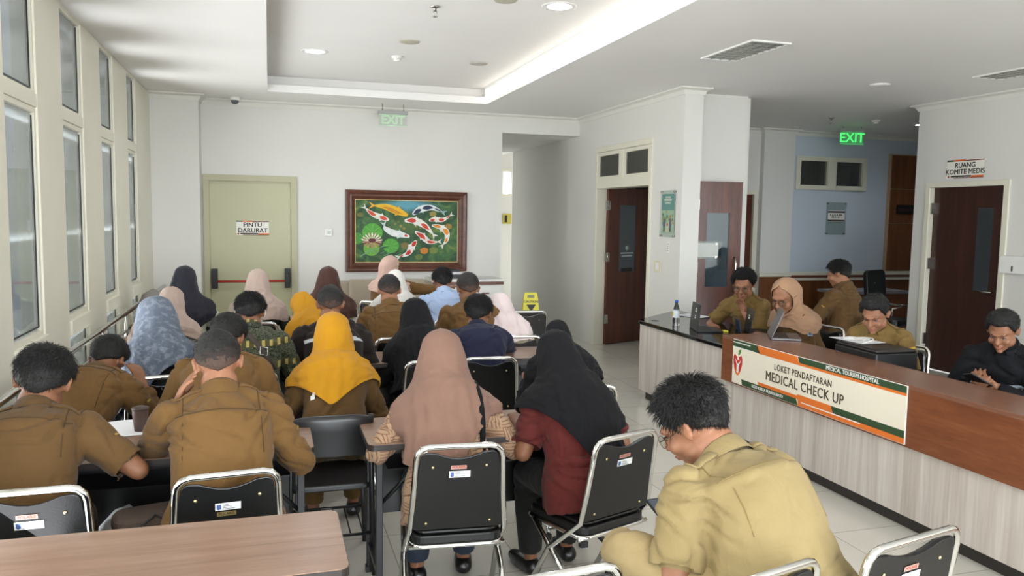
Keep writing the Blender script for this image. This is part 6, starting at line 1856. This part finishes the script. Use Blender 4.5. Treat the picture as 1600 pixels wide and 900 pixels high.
# near row
person('man in brown uniform at the left picture edge, elbow on the left table', (66, 545), 3.06, yaw=0, hp=14, hy=4, hr=8, hs=1.14, girth=1.12, top=KHD, bottom=TRK, hair='full', seed=1, pl=(1,3.15), S=.98, yoke=True, epaul=True,
       hands=((-.2, .34, .24), (.27, .38, .24)), poles=(None, (.8, -.2, -.6)), badge=((1, 'b'),))
person('man in brown uniform with cropped hair, left hand held to his ear', (340, 518), 3.14, yaw=6, hp=10, hy=-4, hr=-3, hs=1.04, girth=1.14, top=KH, bottom=TRK, hair='crop', seed=2, chair=CH2, pl=(1,3.13), S=1.0, yoke=True, epaul=True, sleeve='long', vox=.0065, skin=SKL,
       hands=(('head', (-.165, .02, -.155)), (.19, .42, .21)), poles=((-.45, .8, -.9), (.5, -.3, -.6)), fingers=({'m': 'rest', 'd': (.36, -.05, 1), 'n': (.95, -.1, -.1)}, 'rest'), badge=((1, 'b'),))
f = person('woman with long beige scarf over a brown woven-print blouse, near bench', (690, 514), 3.18, yaw=-5, hp=12, hs=1.27, female=True, top=WB, bottom=DMB, sleeve='long', seed=3, chair=CH3, pl=(1,3.27), S=.97, collar=False, girth=1.05, flare=.12,
       hands=((-.20, .36, .22), (.2, .38, .22)), poles=((-.6, -.3, -.7), (.6, -.3, -.7)), hijab=dict(m=HBP, drape=1.0, back=.48, side=.24, asym=-.45, front=.3, pw=.85, amp=.012, nf=7, tent=.2))
def tagpatch(f, M, w, h, m, name, par, off=.004, tree=None):
    mb = patch([t for t in (f.st, getattr(f, 'ht', None)) if t], M, w, h, m, name, par, off); return mb.build(name, par, recalc=False)
tagpatch(f, f.spine_M(.30, x=-.13) , .028, .034, M_white, 'care_tag', f.shirt, .006)
def strap(f, xs, m, w=.012, par=None, front=True, us=None):
    pts = []
    for u, x in us:
        M = f.spine_M(u, x=x); o = M.translation; d = -(M.to_3x3() @ Vector((0, 0, 1)))
        best = None
        for t in [t for t in (f.st, getattr(f, 'ht', None)) if t]:
            h = t.ray_cast(o, d, .7)
            if h[0] is not None and (best is None or h[3] < best): best = h[3]
        if best: pts.append(o+d*(best-.008))
    mb = MB()
    rows = [[p+Vector((-w, 0, 0)), p+Vector((w, 0, 0))] for p in pts]; mb.grid(rows, m)
    o = mb.build('bag_strap', f.root, recalc=False); so = o.modifiers.new('s', 'SOLIDIFY'); so.thickness = .004
    return o
strap(f, 0, BLK, .012, us=[(.92, .13), (.85, .135), (.75, .14), (.62, .142), (.5, .142), (.38, .14), (.25, .14)])
person('woman in maroon blouse with long black scarf, near bench right side', (868, 515), 3.26, yaw=6, hp=16, hy=-6, hs=1.12, female=True, top=MAR, bottom=TRD, sleeve='short', seed=4, chair=CH4, cyaw=20, pl=(1,3.24), S=.97, collar=False, girth=1.02, flare=.08,
       hands=((-.20, .36, .20), (.22, .36, .20)), hijab=dict(m=HB, drape=.85, back=.50, side=.20, front=.26, pw=.85, amp=.012, nf=8, tent=.16, asym=.5, wrap=.004))
# the heavy man nearest the camera
f25 = person('heavy man in pale khaki with glasses, nearest the camera at the bottom right', (1085, 597), 2.12, yaw=14, hp=22, hy=22, hr=-6, hs=1.16, girth=1.36, top=KHL, bottom=TRL, hair='spiky', seed=5, pl=(1,1.95), S=1.0, yoke=True, epaul=True, sleeve='short', vox=.007, skin=SKL, glasses='gold', face=True,
       hands=((-.16, .34, .20), (.10, .34, .16)), fingers=({'m': 'phone', 'n': (.3, -.3, .9)}, 'rest'), wr=.9, badge=None, knees=(((-.36, .36, .15), (.02, .52, -.04)), ((.15, .42, .0), (.15, .40, -.42))))
# second bench row
person('man in brown uniform bent low over the left table, facing right', (168, 528), 4.32, yaw=-14, hp=24, hy=-8, hs=1.04, girth=1.1, top=KH, bottom=TRK, hair='short', seed=6, chair='plastic-wrapped chrome chair under the man bent low over the left table', pl=(1,4.26), yoke=True, epaul=True, sleeve='long', hands=((-.05, .50, .24), (.22, .46, .24)), badge=((1, 'b'),), skin=SKD)
person('man in brown uniform half hidden behind the man touching his ear', (356, 493), 4.18, yaw=-4, hp=20, hy=-16, hs=1.02, girth=1.12, top=KH, bottom=TRK, hair='short', seed=7, chair='chrome chair hidden behind the man touching his ear', pl=(1,4.14), epaul=True, sleeve='long', hands=((-.2, .42, .22), (.2, .42, .22)), skin=SKD, wr=.9)
f = person('woman in brown uniform with bright yellow scarf on the dark plastic chair', (520, 487), 4.2, yaw=-3, hp=10, hs=1.26, female=True, top=KHD, bottom=TRK, sleeve='long', seed=8, pl=(1,4.17), collar=False, girth=1.05,
       hands=((-.2, .36, .22), (.16, .38, .25)), hijab=dict(m=HY, drape=.6, back=.38, side=.16, front=.2, pw=.8, amp=.010, nf=6, wrap=.007, neck=.098, tent=.12, pa=-6))
tagpatch(f, f.spine_M(.42, x=-.12), .022, .028, M_white, 'care_tag', f.shirt, .006)
person('woman wrapped in black, mostly hidden behind the black-scarf woman in maroon', (871, 500), 4.35, yaw=-4, hp=22, hs=.95, female=True, top=BLK, bottom=TRD, sleeve='long', seed=9, chair='chrome chair under the woman wrapped in black', pl=(1,4.2), S=.9, collar=False, hands=((-.2, .42, .2), (.22, .42, .2)), hijab=dict(m=HB, drape=.5, back=.3, side=.2, amp=.01))
# third row
person('woman in black with grey-blue flowered scarf hanging to a point', (243, 463), 5.0, yaw=8, hp=24, hy=8, hs=1.45, female=True, top=BLK, bottom=TRD, sleeve='long', seed=10, chair='plastic-wrapped chrome chair under the woman with the grey-blue flowered scarf', pl=(1,4.95), S=.97, collar=False, girth=1.06,
       hands=((-.2, .42, .22), (.2, .42, .22)), hijab=dict(m=HG, drape=.85, back=.34, side=.40, front=.3, pw=.9, amp=.014, nf=6, tent=.2, asym=-.35))
f = person('man in green batik shirt with a bag strap and face mask loops', (391, 460), 5.1, yaw=-2, hp=22, hs=1.0, girth=1.12, top=BAT, bottom=TRD, hair='full', seed=11, chair='chrome chair under the man in green batik', pl=(1,4.98), sleeve='long', hands=((-.2, .42, .22), (.22, .42, .22)), collar=True)
M_strap = mat('bag_strap_brown', '#3a302a', .7)
b = strap(f, 0, M_strap, .018, us=[(.95, -.05), (.88, -.02), (.78, .02), (.66, .07), (.55, .11), (.42, .15)])
mb = MB()
M = f.spine_M(.60, x=.09); h = f.st.ray_cast(M.translation, -(M.to_3x3() @ Vector((0, 0, 1))), .7)
if h[0] is not None:
    Mb = M.copy(); Mb.translation = h[0]+h[1]*.016
    c = [Mb @ Vector(p) for p in ((-.022, -.02, 0), (.022, -.028, 0), (.024, .02, 0), (-.02, .028, 0))]; mb.tube(c, .003, M_chrome, 6, closed=True); mb.build('buckle', b)
mb = MB()
for sd in (-1, 1): mb.tube([f.Hd((sd*.09, -.02, .02)), f.Hd((sd*.093, -.04, -.005)), f.Hd((sd*.088, -.02, -.03)), f.Hd((sd*.07, .04, -.04))], .0025, M_white, 6)
rows = [[f.Hd((math.sin(a)*.068, .055+.055*math.cos(a), z)) for z in (-.015, -.05, -.085)] for a in [math.radians(-80+16*i) for i in range(11)]]; mb.grid(rows, M_white); mb.build('face_mask', f.root, recalc=False)
f = person('man in dark brown jacket with a pale reflective stripe across the back', (516, 447), 5.3, yaw=4, hp=8, hy=-6, hs=1.0, girth=1.08, top=BBR, bottom=TRD, hair='crop', seed=12, chair='chrome chair under the reflective-stripe man', pl=(1,5.12), sleeve='long', hands=((-.2, .42, .22), (.2, .42, .22)))
def stripe(f, u, w, h, m, x=0, off=.005, back=True, a=62, slope=0):
    """reflective tape around the torso, laid on the cloth by rays from the spine"""
    M = f.spine_M(u, back=back, off=0); R3 = M.to_3x3(); rows = []
    for i in range(33):
        t = math.radians(-a+2*a*i/32); d = (R3 @ Vector((math.sin(t), 0, math.cos(t)))).normalized(); row = []
        for j in (-.5, 0, .5):
            o = M.translation+R3 @ Vector((0, h*j+slope*math.sin(t), 0)); hh = f.st.ray_cast(o, d, .30)
            row.append(o+d*((hh[3] if hh[0] is not None else .19)+off))
        rows.append(row)
    mb = MB(); mb.grid(rows, m); return mb.build('reflective_stripe', f.shirt, recalc=False)
stripe(f, .72, .30, .024, M_refl, a=70)
person('woman in wide black scarf falling like a cone, centre of the third row', (648, 465), 5.0, yaw=0, hp=10, hs=1.28, female=True, top=BLK, bottom=TRD, sleeve='long', seed=13, chair='chrome chair under the cone-shaped black scarf', pl=(1,5.1), collar=False, hands=((-.2, .4, .22), (.2, .4, .22)), hijab=dict(m=HB, drape=1.0, back=.52, side=.50, front=.4, pw=1.2, amp=.014, nf=9, tent=.30))
person('man in navy shirt with thick black hair, centre right', (748, 463), 4.95, yaw=-6, hp=8, hy=-22, hs=1.05, girth=1.02, top=NVY, bottom=TRD, hair='full', seed=14, chair='chrome chair under the navy shirt man', pl=(1,5.14), sleeve='long', hands=((-.2, .42, .22), (.16, .35, .34)), vox=.008, collar=True)
# fourth row
person('woman in wave-print sleeves and beige scarf, partly behind the grey-blue scarf', (268, 448), 6.0, yaw=-10, hp=24, hs=1.1, female=True, top=WAV, bottom=TRD, sleeve='long', seed=15, chair='chrome chair under the wave-print woman', pl=(1,5.98), collar=False, hands=((-.2, .42, .22), (.3, .36, .2)), hijab=dict(m=HBEI, drape=.75, back=.24, side=.2, amp=.01))
person('woman with small bright yellow scarf in front of the reflective-stripe man', (472, 456), 6.05, yaw=24, hp=30, hy=10, hs=1.02, female=True, top=KH, bottom=TRK, sleeve='long', seed=16, chair='chrome chair under the small yellow scarf', pl=(1,6.0), collar=False, hands=((-.2, .42, .22), (.2, .42, .22)), hijab=dict(m=HY, drape=.85, back=.30, side=.28, amp=.014, nf=5, asym=-.3))
person('man in brown uniform with a sharp fade haircut, below the painting', (608, 430), 6.35, yaw=0, hp=10, hs=1.02, girth=1.1, top=KH, bottom=TRK, hair='crop', seed=17, chair='chrome chair under the sharp-fade brown uniform man', pl=(1,6.06), sleeve='long', yoke=True, hands=((-.2, .42, .22), (.2, .42, .22)), skin=SKL)
person('man in brown uniform with close-cropped round head, right of the light blue shirt', (731, 427), 6.45, yaw=0, hp=8, hs=1.05, girth=1.12, top=KH, bottom=TRK, hair='crop', seed=18, chair='chrome chair under the round-headed brown uniform man', pl=(1,6.08), sleeve='long', hands=((-.2, .42, .22), (.2, .42, .22)), skin=SKD, hairm=M_hairb)
person('woman in cream blouse with pale lace scarf beside the navy shirt man', (781, 457), 5.75, yaw=-4, hp=14, hs=1.32, female=True, top=CRM, bottom=CRM, sleeve='long', seed=19, chair='plastic-wrapped chrome chair under the pale lace scarf woman', pl=(1,5.98), collar=False, girth=1.05, hands=((-.2, .42, .22), (.2, .42, .22)), hijab=dict(m=HLC, drape=.75, back=.42, side=.3, amp=.014, nf=8, tent=.2))
# fifth row
person('woman in pale green dress with black scarf, next to the pillar', (289, 415), 7.2, yaw=-8, hp=18, hs=1.15, female=True, top=LG, bottom=LG, sleeve='long', seed=20, chair='chrome chair beneath the pale green dress by the pillar', pl=(1,7.1), collar=False, girth=1.2, hands=((-.2, .42, .22), (.34, .36, .2)), hijab=dict(m=HBK2, drape=.85, back=.40, side=.18, amp=.010, tent=.14))
person('woman in dark green with rosy beige scarf in front of the emergency door', (403, 420), 7.2, yaw=-2, hp=14, hs=1.16, female=True, top=DGR, bottom=TRD, sleeve='long', seed=21, chair='chrome chair behind the woman in the dark green dress', pl=(1,7.1), collar=False, girth=1.1, hands=((-.2, .42, .22), (.28, .4, .2)), hijab=dict(m=HBEI, drape=.65, back=.30, side=.24, amp=.012, wrap=.006))
person('woman in white with dark brown scarf, left of the sofa', (513, 416), 7.35, yaw=-8, hp=14, hs=1.15, female=True, top=WHT, bottom=TRD, sleeve='long', seed=22, chair='chrome chair under the woman in white with brown scarf', pl=(1,7.1), collar=False, girth=1.1, hands=((-.2, .42, .22), (.3, .4, .2)), hijab=dict(m=HBR, drape=.85, back=.36, side=.20, amp=.010))
person('woman with white scarf just in front of the dusty pink scarf woman', (618, 421), 7.45, yaw=-6, hp=12, hs=1.08, female=True, top=fabric('pink_white_cloth', '#cfc0ba'), bottom=TRD, sleeve='long', seed=23, chair='chrome chair under the white scarf woman', pl=(1,7.15), collar=False, hands=((-.2, .42, .22), (.2, .42, .22)), hijab=dict(m=HW, drape=.85, back=.34, side=.24, amp=.012))
person('man in light blue shirt with straight black hair before the sofa', (691, 420), 7.45, yaw=0, hp=14, hs=.98, girth=1.08, top=LBL, bottom=TRD, hair='full', seed=24, chair='chrome chair under the light blue shirt man', pl=(1,7.1), sleeve='long', yoke=False, hands=((-.2, .42, .22), (.2, .42, .22)))
person('woman in brown with dusty pink scarf and glasses facing right, arm stretched out', (611, 399), 8.7, yaw=-42, hp=6, hy=-18, hs=1.05, female=True, top=KH, bottom=TRK, sleeve='long', seed=25, chair='chrome chair of the dusty pink scarf woman by the sofa', pl=(1,8.5), collar=False, girth=1.12, glasses=True, hands=((-.1, .3, .1), (.55, .38, .42)), seat=.47,
       poles=(None, (.1, -.2, -1)), hijab=dict(m=HPK, drape=.5, back=.16, side=.12, front=.14, amp=.008, wrap=.004, bun=.026))
# behind the counter
f = person('man with dark-framed glasses and khaki uniform at the far end of the counter', (1163, 421), 6.15, yaw=112, hp=12, hy=22, hs=1.13, girth=1.05, top=KHM, bottom=TRK, hair='full', seed=26, chair='chrome chair of the man with glasses at the counter', pl=(0,4.42), S=1.0, sleeve='short', epaul=True, glasses=True, face=True, vox=.0065, skin=SKL,
       hands=(('head', (-.02, .115, -.20)), (.14, .50, .22)), poles=((-.6, .1, -1), (.8, -.2, -.6)), fingers=({'m': 'curl', 'd': (.3, .1, 1), 'n': (.2, 1, .2)}, 'rest'))
person('woman in brown uniform with tan scarf and glasses behind the grey laptop', (1228, 433), 5.55, yaw=98, hp=16, hy=16, hs=1.36, female=True, top=KHD, bottom=TRK, sleeve='long', seed=27, chair='dark chrome chair of the tan scarf woman at the counter', pl=(0,4.42), collar=True, girth=1.1, glasses=True, face=True, vox=.0065, skin=SKL, badge=((-1, 'front'),),
       hands=((-.12, .40, .22), (.14, .40, .22)), hijab=dict(m=HTAN, drape=.2, back=.26, side=.16, front=.10, amp=.010, wrap=.005, bun=.03, pa=-30))
person('man in khaki seen from behind, writing at the desk in the hall', (1311, 408), 6.55, yaw=28, hp=18, hy=10, hs=0.93, girth=1.12, top=KHD, bottom=TRK, hair='full', seed=28, chair='chrome chair of the back-turned man at the hall desk', pl=(1,6.45), sleeve='short', epaul=True, yoke=True, hands=((-.22, .42, .2), (.16, .42, .2)), badge=((-1, 'b'),), skin=SKL)
person('man in khaki looking down behind the black printer', (1368, 462), 4.52, yaw=112, hp=20, hy=10, hs=1.1, girth=1.1, top=KHM, bottom=TRK, hair='short', seed=29, chair='wrapped chrome chair of the khaki man beside the printer', pl=(0,4.34), S=.95, sleeve='short', epaul=True, face=True, vox=.0065, skin=SKL, badge=((-1, 'front'),),
       hands=((-.16, .38, .24), (.16, .38, .24)))
f = person('man in black jacket with a light stripe looking at his phone at the right edge', (1568, 486), 3.62, yaw=112, hp=20, hy=4, hs=0.98, girth=1.05, top=NBK, bottom=TRD, hair='short', seed=30, chair='chrome chair of the phone man at the right edge', pl=(0,4.36), S=.97, sleeve='long', face=True, vox=.0058, skin=SK,
       hands=((.0, .30, .245), (.10, .34, .22)), poles=((-.8, -.1, -.8), (.8, -.2, -.8)), fingers=({'m': 'phone', 'd': (.4, .5, .35), 'n': (.6, -.3, .8)}, {'m': 'phone', 'd': (-.4, .5, .35), 'n': (-.6, -.3, .8)}))
stripe(f, .62, .34, .030, mat('stripe_pale_blue', '#b6c3cf', .4), back=False, a=60)
def phone(f, k, label, dz=.02, rx=-50, col='#121316'):
    w = f.arms[k][2]; el = f.arms[k][1]; d = (w-el).normalized()
    return w+d*.08
# phones rest in the hands that hold them
def make_phone(pos, normal, up, label):
    n = Vector(normal).normalized(); u = Vector(up); u = (u-n*u.dot(n)).normalized(); r = u.cross(n)
    M = Matrix((r, u, n)).transposed().to_4x4(); M.translation = pos
    t = wall_item('phone', label, 'phone', M)
    k = MB(); k.prism(rrect(-.037, -.078, .037, .078, .009), -.004, .004, M_black); k.build('case', t, bevel=.0015)
    k = MB(); k.prism(rrect(-.033, -.073, .033, .073, .006), .004, .0043, emis('phone_screen', '#7c8a99', .25, '#0b0d10')); k.build('screen', t)
w = f.base+(f.arms[0][2]+f.arms[1][2])/2; Rz = Matrix.Rotation(math.radians(112), 3, 'Z')
make_phone(w+Rz @ Vector((0, .10, .055)), Rz @ Vector((0, -.55, .83)), Rz @ Vector((0.5, .75, .5)), 'black phone in the hands of the man in the black jacket')
w = f25.base+f25.arms[0][2]; Rz = Matrix.Rotation(math.radians(14), 3, 'Z')
make_phone(w+Rz @ Vector((.03, .07, .0)), Rz @ Vector((.1, -.45, .88)), Rz @ Vector((0, .83, .55)), 'black phone held by the heavy man in pale khaki')

for px, py, lb in ((566, 462, 'white answer sheet beside the white blouse arm, below the painting'), (210, 668, 'white sheet on the left near table beside the near elbow')):
    q = onz(px, py, .7515)
    paper(q.x, min(q.y, 7.8) if py < 500 else q.y, .752, 12, lb)
